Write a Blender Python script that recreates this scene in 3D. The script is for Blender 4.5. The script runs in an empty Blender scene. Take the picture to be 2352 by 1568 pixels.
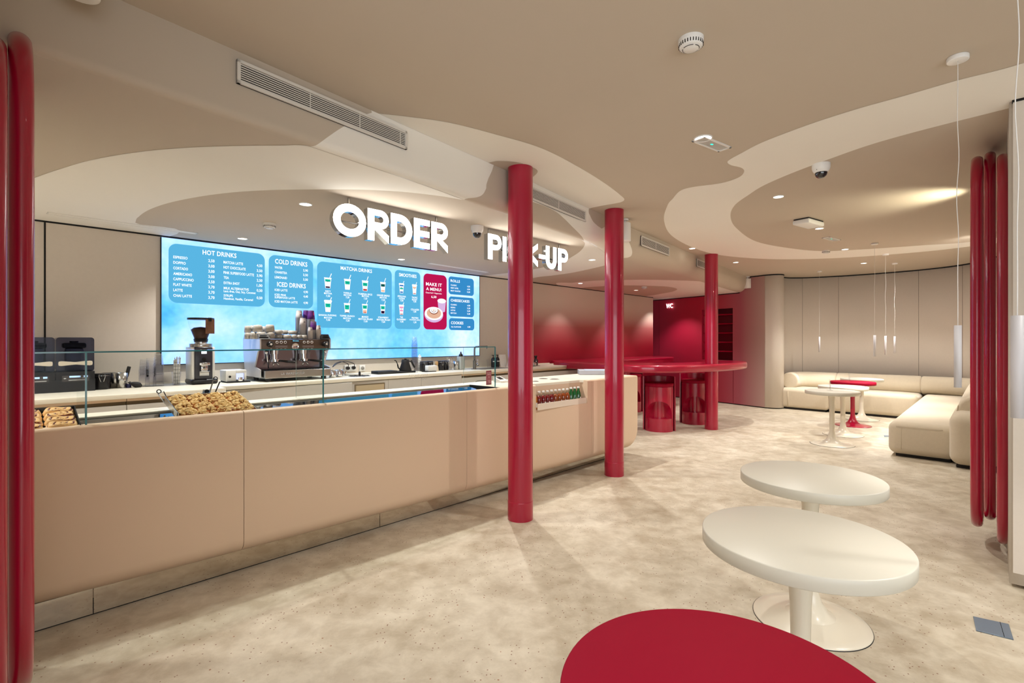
import bpy, bmesh, math, random
from mathutils import Vector, Matrix
from mathutils.geometry import tessellate_polygon
random.seed(7)
S = bpy.context.scene
COL = S.collection
PI = math.pi
# ---------------------------------------------------------------- camera
F, CX, CY, HC = 1140.0, 1176.0, 781.5, 1.40
cam_data = bpy.data.cameras.new('camera'); cam = bpy.data.objects.new('camera', cam_data); COL.objects.link(cam)
cam_data.sensor_width = 36.0; cam_data.lens = F / 2352 * 36.0; cam_data.sensor_fit = 'HORIZONTAL'
cam_data.shift_y = (CY - 784.0) / 2352
cam_data.clip_start = 0.05; cam_data.clip_end = 100
cam.location = (0, 0, HC); cam.rotation_euler = (PI / 2, 0, 0)
S.camera = cam
S.view_settings.view_transform = 'Standard'; S.view_settings.look = 'None'
S.view_settings.gamma = 1; S.view_settings.use_curve_mapping = False
S.view_settings.exposure = 0.08
S.cycles.transparent_max_bounces = 32; S.cycles.max_bounces = 7; S.cycles.diffuse_bounces = 4; S.cycles.glossy_bounces = 3; S.cycles.caustics_reflective = False; S.cycles.caustics_refractive = False; S.cycles.sample_clamp_indirect = 6
# ---------------------------------------------------------------- world: soft daylight coming in through the shopfront
w = bpy.data.worlds.new('world'); S.world = w; w.use_nodes = True
w.node_tree.nodes['Background'].inputs[0].default_value = (0.80, 0.88, 1.0, 1)
w.node_tree.nodes['Background'].inputs[1].default_value = 1.0

def area(name, loc, rot, sx, sy, power, col=(1, 1, 1), spread=PI, shape='RECTANGLE'):
    d = bpy.data.lights.new(name, 'AREA'); d.shape = shape; d.size = sx
    if shape in ('RECTANGLE', 'ELLIPSE'): d.size_y = sy
    d.energy = power; d.color = col; d.spread = spread
    o = bpy.data.objects.new(name, d); COL.objects.link(o); o.location = loc; o.rotation_euler = rot
    return o
def spot(name, loc, power, col=(1, .97, .92), size=100, blend=.6, r=.02, rot=(0, 0, 0)):
    d = bpy.data.lights.new(name, 'SPOT'); d.energy = power; d.color = col
    d.spot_size = math.radians(size); d.spot_blend = blend; d.shadow_soft_size = r
    o = bpy.data.objects.new(name, d); COL.objects.link(o); o.location = loc; o.rotation_euler = rot
    return o
# daylight through the shopfront glass behind the camera
area('shopfront_daylight', (0.9, -2.6, 1.2), (PI / 2 + .45, 0, 0), 6.2, 1.9, 115, (0.95, 0.97, 1.0))

# ---------------------------------------------------------------- geometry frames
TH = math.atan2(.717, .697)                       # direction of the menu wall and the counters
A = Vector((.697, .717, 0)).normalized(); NV = Vector((.717, -.697, 0)).normalized()
Bd = Vector((.617, .787, 0)).normalized(); NB = Vector((.787, -.617, 0)).normalized()
def W(s, c, z=0.0):                                # counter frame -> world (s along the wall, c towards the room)
    v = A * s + NV * c; return Vector((v.x, v.y, z))
def ray(px, py): return Vector(((px - CX) / F, 1.0, -(py - CY) / F))
def FP(px, py, z=0.0):
    r = ray(px, py); t = (z - HC) / r.z; return Vector((r.x * t, t, z))
def VP(px, py, n, c):
    r = ray(px, py); t = c / (n.x * r.x + n.y * r.y); return Vector((r.x * t, t, HC + r.z * t))
def SC(px, c):                                     # s and depth of image column px on the plane c
    p = VP(px, CY, NV, c); return A.dot(p), p.y
def proj(p):
    return (CX + F * p[0] / p[1], CY - F * (p[2] - HC) / p[1]) if p[1] > .05 else (-9e9, 0)
H1, H2 = 2.756, 2.44

# ---------------------------------------------------------------- mesh builder
class MB:
    def __init__(s): s.v = []; s.f = []; s.m = []; s.sm = []
    def add(s, vs, fs, mi=0, smooth=False, T=None):
        b = len(s.v)
        for p in vs:
            p = Vector(p)
            if T is not None: p = T @ p
            s.v.append(tuple(p))
        for f in fs: s.f.append([i + b for i in f]); s.m.append(mi); s.sm.append(smooth)
        return s
    def box(s, x0, x1, y0, y1, z0, z1, mi=0, T=None, r=0, seg=2, smooth=None):
        if r <= 0:
            vs = [(x, y, z) for z in (z0, z1) for y in (y0, y1) for x in (x0, x1)]
            return s.add(vs, [(0, 2, 3, 1), (4, 5, 7, 6), (0, 1, 5, 4), (2, 6, 7, 3), (0, 4, 6, 2), (1, 3, 7, 5)], mi, False, T)
        bm = bmesh.new(); bmesh.ops.create_cube(bm, size=1)
        for v in bm.verts:
            v.co = Vector((x0 if v.co.x < 0 else x1, y0 if v.co.y < 0 else y1, z0 if v.co.z < 0 else z1))
        bmesh.ops.bevel(bm, geom=bm.edges[:], offset=r, segments=seg, affect='EDGES', profile=.5)
        return s.bm(bm, mi, True if smooth is None else smooth, T)
    def bm(s, bm, mi=0, smooth=True, T=None):
        bm.verts.index_update()
        s.add([v.co[:] for v in bm.verts], [[v.index for v in f.verts] for f in bm.faces], mi, smooth, T); bm.free(); return s
    def lathe(s, prof, n=32, mi=0, T=None, smooth=True, a0=0, a1=2 * PI, sx=1, sy=1):
        full = abs(a1 - a0 - 2 * PI) < 1e-6; k = n if full else n + 1
        vs = []; fs = []
        for (r, z) in prof:
            for i in range(k):
                a = a0 + (a1 - a0) * i / n; vs.append((r * math.cos(a) * sx, r * math.sin(a) * sy, z))
        for j in range(len(prof) - 1):
            for i in range(n):
                i2 = (i + 1) % k
                if prof[j][0] == 0 and prof[j + 1][0] == 0: continue
                if prof[j][0] == 0: fs.append((j * k, (j + 1) * k + i2, (j + 1) * k + i))
                elif prof[j + 1][0] == 0: fs.append((j * k + i, j * k + i2, (j + 1) * k))
                else: fs.append((j * k + i, j * k + i2, (j + 1) * k + i2, (j + 1) * k + i))
        return s.add(vs, fs, mi, smooth, T)
    def cyl(s, r, z0, z1, n=32, mi=0, T=None, r2=None, bev=0, smooth=True):
        r2 = r if r2 is None else r2
        if bev: return s.lathe([(0, z0), (r - bev, z0), (r - bev * .3, z0 + bev * .3), (r, z0 + bev), (r2, z1 - bev), (r2 - bev * .3, z1 - bev * .3), (r2 - bev, z1), (0, z1)], n, mi, T, smooth)
        s.lathe([(r, z0), (r2, z1)], n, mi, T, smooth)
        s.lathe([(0, z0), (r, z0)], n, mi, T, False); return s.lathe([(r2, z1), (0, z1)], n, mi, T, False)
    def tube(s, pts, r, n=10, mi=0, closed=False, T=None, cap=True):
        P = [Vector(p) for p in pts]; N = len(P); vs = []; fs = []; up = None
        for i in range(N):
            if closed: t = P[(i + 1) % N] - P[i - 1]
            else: t = P[min(i + 1, N - 1)] - P[max(i - 1, 0)]
            t.normalize()
            if up is None:
                up = Vector((0, 0, 1)) if abs(t.z) < .9 else Vector((1, 0, 0))
                up = (up - t * up.dot(t)).normalized()
            else: up = (up - t * up.dot(t)).normalized()
            sd = t.cross(up); rr = r[i] if isinstance(r, (list, tuple)) else r
            for k in range(n):
                a = 2 * PI * k / n; vs.append(P[i] + up * (rr * math.cos(a)) + sd * (rr * math.sin(a)))
        for i in range(N if closed else N - 1):
            j = (i + 1) % N
            for k in range(n):
                k2 = (k + 1) % n; fs.append((i * n + k, i * n + k2, j * n + k2, j * n + k))
        if cap and not closed: fs.append(list(range(n))[::-1]); fs.append([(N - 1) * n + k for k in range(n)])
        return s.add(vs, fs, mi, True, T)
    def prism(s, pts, z0, z1, mi=0, T=None, smooth=False, caps=True):
        n = len(pts); vs = [(p[0], p[1], z0) for p in pts] + [(p[0], p[1], z1) for p in pts]
        s.add(vs, [(i, (i + 1) % n, n + (i + 1) % n, n + i) for i in range(n)], mi, smooth, T)
        if caps:
            tri = tessellate_polygon([[Vector((p[0], p[1], 0)) for p in pts]])
            s.add(vs, [tuple(t) for t in tri] + [(t[0] + n, t[2] + n, t[1] + n) for t in tri], mi, False, T)
        return s
    def slab(s, pts, z0, z1, r, seg=4, mi=0, T=None):
        """outline with rounded upper and lower edges"""
        n = len(pts); P = [Vector((p[0], p[1])) for p in pts]
        ar = sum(P[i].x * P[(i + 1) % n].y - P[(i + 1) % n].x * P[i].y for i in range(n))
        sg = 1 if ar > 0 else -1; Nn = []
        for i in range(n):
            t = (P[(i + 1) % n] - P[i - 1]).normalized(); Nn.append(Vector((t.y, -t.x)) * sg)
        rings = []
        for k in range(seg + 1):
            a = PI / 2 * k / seg; rings.append((r * (1 - math.sin(a)), z0 + r * (1 - math.cos(a))))
        for k in range(seg + 1):
            a = PI / 2 * k / seg; rings.append((r * (1 - math.cos(a)), z1 - r * (1 - math.sin(a))))
        vs = []
        for (ins, z) in rings:
            for i in range(n):
                q = P[i] - Nn[i] * ins; vs.append((q.x, q.y, z))
        fs = [(j * n + i, j * n + (i + 1) % n, (j + 1) * n + (i + 1) % n, (j + 1) * n + i) for j in range(len(rings) - 1) for i in range(n)]
        s.add(vs, fs, mi, True, T)
        for j, fl in ((0, 0), (len(rings) - 1, 1)):
            q = vs[j * n:(j + 1) * n]
            tri = tessellate_polygon([[Vector((p[0], p[1], 0)) for p in q]])
            s.add(q, [tuple(t) if fl else (t[0], t[2], t[1]) for t in tri], mi, False, T)
        return s
    def sphere(s, r, c=(0, 0, 0), n=16, m=10, mi=0, T=None, sc=(1, 1, 1)):
        M = Matrix.Translation(c) @ Matrix.Diagonal((sc[0], sc[1], sc[2], 1))
        if T is not None: M = T @ M
        return s.lathe([(0 if j in (0, m) else r * math.sin(PI * j / m), -r * math.cos(PI * j / m)) for j in range(m + 1)], n, mi, M)
    def poly(s, pts3, mi=0, holes=()):
        """flat polygon given as world 3-D points with constant z (or planar)"""
        loops = [[Vector(p) for p in pts3]] + [[Vector(p) for p in h] for h in holes]
        tri = tessellate_polygon(loops); vs = [p for l in loops for p in l]
        return s.add(vs, [tuple(t) for t in tri], mi, False)

def T3(x=0, y=0, z=0, rz=0, rx=0, ry=0, sc=None):
    M = Matrix.Translation((x, y, z)) @ Matrix.Rotation(rz, 4, 'Z') @ Matrix.Rotation(ry, 4, 'Y') @ Matrix.Rotation(rx, 4, 'X')
    if sc: M = M @ Matrix.Diagonal((sc[0], sc[1], sc[2], 1))
    return M

def obj(name, mb, mats, parent=None, fix=True):
    me = bpy.data.meshes.new(name); me.from_pydata(mb.v, [], mb.f)
    for m in (mats if isinstance(mats, (list, tuple)) else [mats]): me.materials.append(m)
    me.polygons.foreach_set('material_index', mb.m); me.polygons.foreach_set('use_smooth', mb.sm)
    me.update()
    if fix:
        bm = bmesh.new(); bm.from_mesh(me); bmesh.ops.recalc_face_normals(bm, faces=bm.faces[:]); bm.to_mesh(me); bm.free()
    me.update()
    o = bpy.data.objects.new(name, me); COL.objects.link(o)
    if parent: o.parent = parent
    return o
def tag(o, label, cat, group=None):
    o['label'] = label; o['category'] = cat
    if group: o['group'] = group
    return o
def thing(name, label, cat, loc=(0, 0, 0), rz=0, group=None):
    o = bpy.data.objects.new(name, None); o.empty_display_size = .05; COL.objects.link(o)
    o.location = loc; o.rotation_euler = (0, 0, rz); return tag(o, label, cat, group)
def solid(name, label, cat, mb, mats, loc=(0, 0, 0), rz=0, group=None, fix=True):
    o = obj(name, mb, mats, None, fix); o.location = loc; o.rotation_euler = (0, 0, rz); return tag(o, label, cat, group)
def struct(name, mb, mats, fix=True):
    o = obj(name, mb, mats, None, fix); o['kind'] = 'structure'; return o
def dup(root, loc, rz=None, label=None, group=None):
    r = root.copy(); COL.objects.link(r); r.location = loc
    if rz is not None: r.rotation_euler = (0, 0, rz)
    if label: r['label'] = label
    if group: r['group'] = group
    for ch in list(root.children):
        c = ch.copy(); COL.objects.link(c); c.parent = r
        for g in list(ch.children):
            d = g.copy(); COL.objects.link(d); d.parent = c
    return r
def catmull(P, n=6, closed=True):
    out = []; N = len(P); P = [Vector(p) for p in P]
    for i in range(N if closed else N - 1):
        if closed: p0, p1, p2, p3 = P[i - 1], P[i], P[(i + 1) % N], P[(i + 2) % N]
        else: p0, p1, p2, p3 = P[max(i - 1, 0)], P[i], P[i + 1], P[min(i + 2, N - 1)]
        for k in range(n):
            t = k / n
            out.append(.5 * ((2 * p1) + (p2 - p0) * t + (2 * p0 - 5 * p1 + 4 * p2 - p3) * t * t + (3 * p1 - p0 - 3 * p2 + p3) * t ** 3))
    if not closed: out.append(P[-1])
    return out

# ---------------------------------------------------------------- materials
def lin(c):
    r = []
    for x in c:
        x /= 255.0; r.append(x / 12.92 if x <= .04045 else ((x + .055) / 1.055) ** 2.4)
    return r
def rgba(c): return (*lin(c), 1)
def mat(name, c, rough=.5, metal=0, coat=0, spec=.5, bump=0, bscale=200, var=0, vscale=4, trans=0, ior=1.45, sheen=0, coat_rough=.05):
    m = bpy.data.materials.new(name); m.use_nodes = True; nt = m.node_tree; b = nt.nodes['Principled BSDF']
    b.inputs['Base Color'].default_value = rgba(c); b.inputs['Roughness'].default_value = rough
    b.inputs['Metallic'].default_value = metal; b.inputs['Coat Weight'].default_value = coat; b.inputs['Coat Roughness'].default_value = coat_rough
    b.inputs['Specular IOR Level'].default_value = spec; b.inputs['Transmission Weight'].default_value = trans; b.inputs['IOR'].default_value = ior
    if sheen: b.inputs['Sheen Weight'].default_value = sheen
    if var or bump:
        tc = nt.nodes.new('ShaderNodeTexCoord')
    if var:
        n = nt.nodes.new('ShaderNodeTexNoise'); n.inputs['Scale'].default_value = vscale; n.inputs['Detail'].default_value = 5
        mx = nt.nodes.new('ShaderNodeMix'); mx.data_type = 'RGBA'
        mx.inputs[6].default_value = tuple(x * (1 - var) for x in lin(c)) + (1,)
        mx.inputs[7].default_value = tuple(min(1, x * (1 + var)) for x in lin(c)) + (1,)
        nt.links.new(tc.outputs['Object'], n.inputs['Vector']); nt.links.new(n.outputs['Fac'], mx.inputs[0]); nt.links.new(mx.outputs[2], b.inputs['Base Color'])
    if bump:
        n2 = nt.nodes.new('ShaderNodeTexNoise'); n2.inputs['Scale'].default_value = bscale; n2.inputs['Detail'].default_value = 3
        bp = nt.nodes.new('ShaderNodeBump'); bp.inputs['Strength'].default_value = bump; bp.inputs['Distance'].default_value = .002
        nt.links.new(tc.outputs['Object'], n2.inputs['Vector']); nt.links.new(n2.outputs['Fac'], bp.inputs['Height']); nt.links.new(bp.outputs['Normal'], b.inputs['Normal'])
    return m
def emis(name, c, strength):
    m = bpy.data.materials.new(name); m.use_nodes = True; nt = m.node_tree; nt.nodes.clear()
    e = nt.nodes.new('ShaderNodeEmission'); e.inputs[0].default_value = rgba(c); e.inputs[1].default_value = strength
    o = nt.nodes.new('ShaderNodeOutputMaterial'); nt.links.new(e.outputs[0], o.inputs[0]); return m
def glass_thin(name, tint=(250, 254, 253), refl=1.0, rough=.0, base=.04):
    """thin clear pane: straight-through transmission plus fresnel reflection"""
    m = bpy.data.materials.new(name); m.use_nodes = True; nt = m.node_tree; nt.nodes.clear()
    t = nt.nodes.new('ShaderNodeBsdfTransparent'); t.inputs[0].default_value = rgba(tint)
    g = nt.nodes.new('ShaderNodeBsdfGlossy'); g.inputs['Roughness'].default_value = rough
    fr = nt.nodes.new('ShaderNodeLayerWeight'); fr.inputs[0].default_value = .5
    pw = nt.nodes.new('ShaderNodeMath'); pw.operation = 'POWER'; pw.inputs[1].default_value = 5
    nt.links.new(fr.outputs['Facing'], pw.inputs[0])
    mu = nt.nodes.new('ShaderNodeMath'); mu.operation = 'MULTIPLY_ADD'; mu.inputs[1].default_value = .55 * refl; mu.inputs[2].default_value = .004 * refl
    mx = nt.nodes.new('ShaderNodeMixShader'); o = nt.nodes.new('ShaderNodeOutputMaterial')
    nt.links.new(pw.outputs[0], mu.inputs[0]); nt.links.new(mu.outputs[0], mx.inputs[0]); nt.links.new(t.outputs[0], mx.inputs[1]); nt.links.new(g.outputs[0], mx.inputs[2]); nt.links.new(mx.outputs[0], o.inputs[0])
    return m

BEIGE = (197, 184, 167); LIGHT = (243, 239, 230)
M_beige = mat('ceiling_beige_plaster', BEIGE, .85, var=.03, vscale=1.5)
M_light = mat('ceiling_cream_plaster', LIGHT, .85, var=.02, vscale=1.5)
M_wall = mat('linen_wall_panel', (216, 206, 194), .8, bump=.25, bscale=500, var=.03, vscale=40)
M_black = mat('black_shadow_gap', (12, 12, 12), .8)
M_red = mat('red_lacquer', (166, 6, 48), .28, coat=.6, spec=.5)
M_redcol = mat('red_column_paint', (166, 10, 50), .30, coat=.5, bump=.5, bscale=9)
M_redtop = mat('red_table_laminate', (152, 3, 40), .55, spec=.15)
M_cream = mat('cream_table_lacquer', (214, 210, 196), .35)
M_creambase = mat('cream_table_base', (222, 214, 196), .25, coat=.4)
M_body = mat('peach_solid_surface', (226, 199, 171), .45, spec=.4)
M_top = mat('white_solid_surface', (240, 232, 214), .35)
M_bc = mat('back_counter_top', (238, 230, 212), .4)
M_cab = mat('cabinet_front', (200, 195, 188), .5)
M_cabdark = mat('cabinet_gap', (120, 104, 78), .6)
M_mirror = mat('polished_steel_plinth', (225, 218, 205), .06, metal=1)
M_blackglass = mat('black_display_glass', (10, 11, 13), .03, spec=.55)
M_sofa = mat('boucle_fabric', (206, 193, 170), .95, bump=.9, bscale=260, var=.05, vscale=30, sheen=.3)
M_white = mat('white_plastic', (236, 234, 230), .4)
M_whitemat = mat('white_metal_powder', (206, 203, 205), .5)
M_black_p = mat('black_plastic', (22, 20, 22), .35)
M_blackrough = mat('black_matte', (26, 25, 27), .7)
M_steel = mat('brushed_steel', (190, 188, 185), .25, metal=1)
M_chrome = mat('chrome', (225, 225, 228), .06, metal=1)
M_fascia = mat('brown_steel_fascia', (104, 90, 82), .35, metal=.7)
M_cup = mat('grey_ceramic', (178, 172, 162), .25, coat=.3)
M_paper = mat('grey_paper', (196, 188, 184), .6)
M_purple = mat('purple_paper', (92, 34, 118), .5)
M_pink = mat('pink_print', (240, 60, 120), .5)
M_glass = glass_thin('clear_display_glass')
M_gedge = mat('teal_glass_edge', (58, 134, 142), .15, coat=.5)
M_clear = glass_thin('clear_plastic', (252, 252, 253), .8, .1)
M_frost = mat('frosted_acrylic', (236, 222, 204), .5)
M_slat = mat('vent_slat', (222, 218, 210), .5)
M_dark = mat('dark_void', (8, 8, 8), .9)
M_disc = emis('downlight_glow', (255, 248, 235), 9)
M_sign = emis('sign_face_glow', (255, 252, 246), 9)
M_wsign = emis('small_sign_glow', (255, 250, 240), 5)
M_bluegrey = mat('blue_grey_metal', (120, 134, 148), .4, metal=.3)
# ================================================================ STRUCTURE
# ---- floor: pale micro-cement with mottling and fine pits
def floor_material():
    m = bpy.data.materials.new('micro_cement_floor'); m.use_nodes = True; nt = m.node_tree; b = nt.nodes['Principled BSDF']; L = nt.links.new
    tc = nt.nodes.new('ShaderNodeTexCoord')
    def noise(sc, det=6, dist=0, rough=.6):
        n = nt.nodes.new('ShaderNodeTexNoise'); n.inputs['Scale'].default_value = sc; n.inputs['Detail'].default_value = det
        n.inputs['Distortion'].default_value = dist; n.inputs['Roughness'].default_value = rough; L(tc.outputs['Object'], n.inputs['Vector']); return n
    def ramp(src, stops):
        r = nt.nodes.new('ShaderNodeValToRGB'); L(src, r.inputs[0]); e = r.color_ramp.elements
        e[0].position, e[0].color = stops[0][0], rgba(stops[0][1]); e[1].position, e[1].color = stops[-1][0], rgba(stops[-1][1])
        for p, c in stops[1:-1]: q = e.new(p); q.color = rgba(c)
        return r
    def mix(f, a, b_, mode='MIX'):
        x = nt.nodes.new('ShaderNodeMix'); x.data_type = 'RGBA'; x.blend_type = mode
        L(f, x.inputs[0]) if not isinstance(f, float) else setattr(x.inputs[0], 'default_value', f)
        L(a, x.inputs[6]); L(b_, x.inputs[7]) if not isinstance(b_, tuple) else setattr(x.inputs[7], 'default_value', b_); return x.outputs[2]
    n1 = noise(1.5, 9, .35); r1 = ramp(n1.outputs['Fac'], [(.30, (160, 145, 122)), (.47, (188, 176, 154)), (.60, (208, 198, 178)), (.75, (222, 215, 198))])
    n2 = noise(7, 10, .25, .66); r2 = ramp(n2.outputs['Fac'], [(.38, (162, 147, 124)), (.62, (218, 209, 190))])
    c = mix(.42, r1.outputs[0], r2.outputs[0])
    v = nt.nodes.new('ShaderNodeTexVoronoi'); v.inputs['Scale'].default_value = 48; L(tc.outputs['Object'], v.inputs['Vector'])
    lt = nt.nodes.new('ShaderNodeMath'); lt.operation = 'LESS_THAN'; lt.inputs[1].default_value = .165; L(v.outputs['Distance'], lt.inputs[0])
    n3 = noise(2.2, 3); gt = nt.nodes.new('ShaderNodeMath'); gt.operation = 'GREATER_THAN'; gt.inputs[1].default_value = .47; L(n3.outputs['Fac'], gt.inputs[0])
    sepc = nt.nodes.new('ShaderNodeSeparateColor'); L(v.outputs['Color'], sepc.inputs[0])
    g2 = nt.nodes.new('ShaderNodeMath'); g2.operation = 'GREATER_THAN'; g2.inputs[1].default_value = .55; L(sepc.outputs[0], g2.inputs[0])
    mu = nt.nodes.new('ShaderNodeMath'); mu.operation = 'MULTIPLY'; L(lt.outputs[0], mu.inputs[0]); L(gt.outputs[0], mu.inputs[1])
    mu2 = nt.nodes.new('ShaderNodeMath'); mu2.operation = 'MULTIPLY'; L(mu.outputs[0], mu2.inputs[0]); L(g2.outputs[0], mu2.inputs[1])
    mu3 = nt.nodes.new('ShaderNodeMath'); mu3.operation = 'MULTIPLY'; mu3.inputs[1].default_value = .85; L(mu2.outputs[0], mu3.inputs[0])
    v2 = nt.nodes.new('ShaderNodeTexVoronoi'); v2.inputs['Scale'].default_value = 17; L(tc.outputs['Object'], v2.inputs['Vector'])
    n4 = noise(90, 2); ad = nt.nodes.new('ShaderNodeMath'); ad.operation = 'MULTIPLY_ADD'; ad.inputs[1].default_value = .12; L(n4.outputs['Fac'], ad.inputs[0]); L(v2.outputs['Distance'], ad.inputs[2])
    l2 = nt.nodes.new('ShaderNodeMath'); l2.operation = 'LESS_THAN'; l2.inputs[1].default_value = .13; L(ad.outputs[0], l2.inputs[0])
    sp2 = nt.nodes.new('ShaderNodeSeparateColor'); L(v2.outputs['Color'], sp2.inputs[0]); g5 = nt.nodes.new('ShaderNodeMath'); g5.operation = 'GREATER_THAN'; g5.inputs[1].default_value = .65; L(sp2.outputs[1], g5.inputs[0])
    m5 = nt.nodes.new('ShaderNodeMath'); m5.operation = 'MULTIPLY'; L(l2.outputs[0], m5.inputs[0]); L(g5.outputs[0], m5.inputs[1])
    c1_ = mix(m5.outputs[0], c, (*lin((150, 108, 80)), 1))
    c2 = mix(mu3.outputs[0], c1_, (*lin((120, 80, 56)), 1)); L(c2, b.inputs['Base Color'])
    rr = nt.nodes.new('ShaderNodeMapRange'); L(n2.outputs['Fac'], rr.inputs[0]); rr.inputs[3].default_value = .38; rr.inputs[4].default_value = .6; L(rr.outputs[0], b.inputs['Roughness'])
    bp = nt.nodes.new('ShaderNodeBump'); bp.inputs['Strength'].default_value = .12; bp.inputs['Distance'].default_value = .004; L(n2.outputs['Fac'], bp.inputs['Height']); L(bp.outputs[0], b.inputs['Normal'])
    return m
M_floor = floor_material()
struct('floor', MB().box(-9, 9.5, -3.0, 14.5, -.08, 0), M_floor)

# ---- ceiling: upper plane, dropped soffit over the counter and the drop face between them
def lerp(tb, x):
    if x <= tb[0][0]: return tb[0][1]
    for (a, va), (b_, vb) in zip(tb, tb[1:]):
        if x <= b_:
            k = (x - a) / (b_ - a); k = k * k * (3 - 2 * k); return va + (vb - va) * k
    return tb[-1][1]
def c_top(t): return lerp([(1, -2.45), (3, -2.475), (4.3, -2.52), (5.5, -2.56), (9, -2.58)], t)
def r_bot(t): return lerp([(0, .03), (2.0, .045), (3.0, .08), (4.6, .08), (5.6, .24), (9.6, .20)], t)
def BW(t, c, z): v = Bd * t + NB * c; return Vector((v.x, v.y, z))
T0, T1 = -5.0, 11.6
def fline(fn, z, t0=T0, t1=T1, n=60): return [BW(t0 + (t1 - t0) * i / n, fn(t0 + (t1 - t0) * i / n), z) for i in range(n + 1)]
cb = lambda t: c_top(t) - r_bot(t)
def PX(pts, z): return [FP(x, y, z) for x, y in pts]
def dens(pts, n=8): return catmull(pts, n, True)
def clampH1(P):
    o = []
    for p in P:
        t = Bd.dot(p); c = NB.dot(p); lim = c_top(t) + .002
        o.append(BW(t, lim, p.z) if c < lim else p)
    return o
def clampH2(P):
    o = []
    for p in P:
        t = Bd.dot(p); c = NB.dot(p); lim = cb(t)
        o.append(BW(t, lim, p.z) if c > lim else p)
    return o
zR = [(2700, 30), (2352, 144), (2199, 184), (2080, 218.5), (1971, 249), (1862, 284), (1754, 325), (1703, 351), (1676, 366), (1671, 373), (1680, 379), (1703, 385), (1709, 394), (1696, 407), (1656, 420),
      (1591, 429), (1562, 438), (1545, 456), (1533, 471.6), (1525, 505.6), (1542, 540), (1589, 567), (1648, 584.5), (1733, 593), (1819, 595), (1946, 591), (2117, 578), (2232, 565), (2420, 540),
      (2400, 528), (2232, 554.6), (2117, 563), (1989, 571.7), (1883, 576), (1797, 567), (1733, 552.5), (1691, 523), (1678, 497), (1687, 471.6), (1721, 446), (1755, 425), (1819, 397), (1904, 365), (1989, 335), (2074, 310),
      (2181, 282), (2309, 250), (2700, 150)]
zL = [(830, 252), (855, 258.6), (925, 266), (1031, 281), (1138, 308), (1244, 340), (1329, 383), (1393, 423), (1428, 450), (1434, 458), (1428, 463), (1414, 466.5), (1372, 474), (1352, 480.5), (1340, 500), (1250, 480), (1117, 440), (1000, 390), (850, 310), (820, 270)]
zCol = [(1112, 380), (1130, 371), (1150, 369), (1189, 372), (1223, 383), (1235, 393), (1223, 406), (1205, 414), (1160, 430), (1117, 420)]
up = MB(); e = fline(c_top, H1)
up.poly(e + [Vector((9.3, 14.2, H1)), Vector((9.3, -3.0, H1)), Vector((-5, -3.0, H1))], 0)
up.poly(clampH1([Vector(p) + Vector((0, 0, -.0015)) for p in dens(PX(zR, H1))]), 1)
up.poly(clampH1([Vector(p) + Vector((0, 0, -.0015)) for p in dens(PX(zL, H1))]), 1)
up.poly(clampH1([Vector(p) + Vector((0, 0, -.003)) for p in dens(PX(zCol, H1))]), 0)
# soffit
s1 = [(-400, 640), (-150, 520), (0, 440), (87.5, 405), (143, 386), (214, 366), (321, 348), (429, 338.6), (536, 334.6), (640, 333.6), (707, 334.6), (800, 358), (880, 386), (980, 420), (1063, 452), (1064, 458),
      (1010, 449.5), (925, 440), (840, 435.2), (755, 434.2), (660, 435), (607, 436.5), (536, 441), (464, 450), (393, 464), (345, 480), (320, 496), (311, 511), (306, 560), (-400, 660)]
s2 = [(1338, 543), (1343.5, 560), (1333, 576), (1314, 589), (1290, 602), (1250, 613), (1217, 619), (1170, 626), (1128, 631), (1060, 642), (1150, 665), (1218, 640), (1271, 632), (1319, 625), (1386, 610), (1426, 598), (1444, 590), (1450, 575), (1400, 540)]
s3 = [(1281, 654.5), (1319, 648.6), (1367, 644), (1428, 642.6), (1486, 642), (1557, 643.5), (1617, 646), (1700, 652), (1760, 666), (1700, 690), (1500, 698), (1380, 690)]
s4 = [(1330, 663), (1381, 657), (1428, 655), (1486, 655.7), (1533, 658), (1555, 663), (1545, 669), (1521, 673.6), (1493, 678.5), (1440, 684), (1370, 676)]
lo = fline(cb, H2)
up.poly(lo + [Vector((3.2, 14.2, H2)), Vector((-9, 14.2, H2)), Vector((-9, -3, H2)), Vector((-5.4, -3.0, H2))], 0)
for q, dz, mi in ((s1, .0015, 1), (s2, .0015, 1), (s3, .0015, 1), (s4, .003, 0)):
    up.poly(clampH2([Vector(p) - Vector((0, 0, dz)) for p in dens(PX(q, H2))]), mi)
# drop face with rolled lower edge, painted in the same flowing shapes
f1 = [(850, 235), (855, 257), (838, 264), (785, 293), (755, 313), (725, 334), (706, 337), (700, 350), (900, 440), (1063, 475), (1066, 458), (1095, 453), (1108, 447), (1115, 436), (1117, 424), (1117, 330)]
f2 = [(1190, 370), (1200, 456), (1214, 460.5), (1248, 472), (1276, 485.5), (1295, 501), (1314, 520), (1333, 539), (1341, 551), (1343, 562), (1350, 640), (1426, 640), (1426, 598), (1443, 591), (1450, 587), (1452, 577),
      (1448, 563), (1439, 544), (1420, 500), (1386, 523), (1378, 522), (1371, 517), (1362, 508), (1355, 494), (1352, 482), (1352, 420)]
def inside(p, poly):
    x, y = p; r = False; n = len(poly); j = n - 1
    for i in range(n):
        xi, yi = poly[i]; xj, yj = poly[j]
        if (yi > y) != (yj > y) and x < (xj - xi) * (y - yi) / (yj - yi) + xi: r = not r
        j = i
    return r
NT = 1300; prof_n = 30
def inz(p):
    if not (1.2 < p.y < 8): return False
    q = proj(p); return 690 < q[0] < 1465 and (inside(q, f1s) or inside(q, f2s))
def soft(P): return [(p.x, p.y) for p in catmull([Vector((x, y, 0)) for x, y in P], 5)]
f1s, f2s = soft(f1), soft(f2)
vs = []
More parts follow.
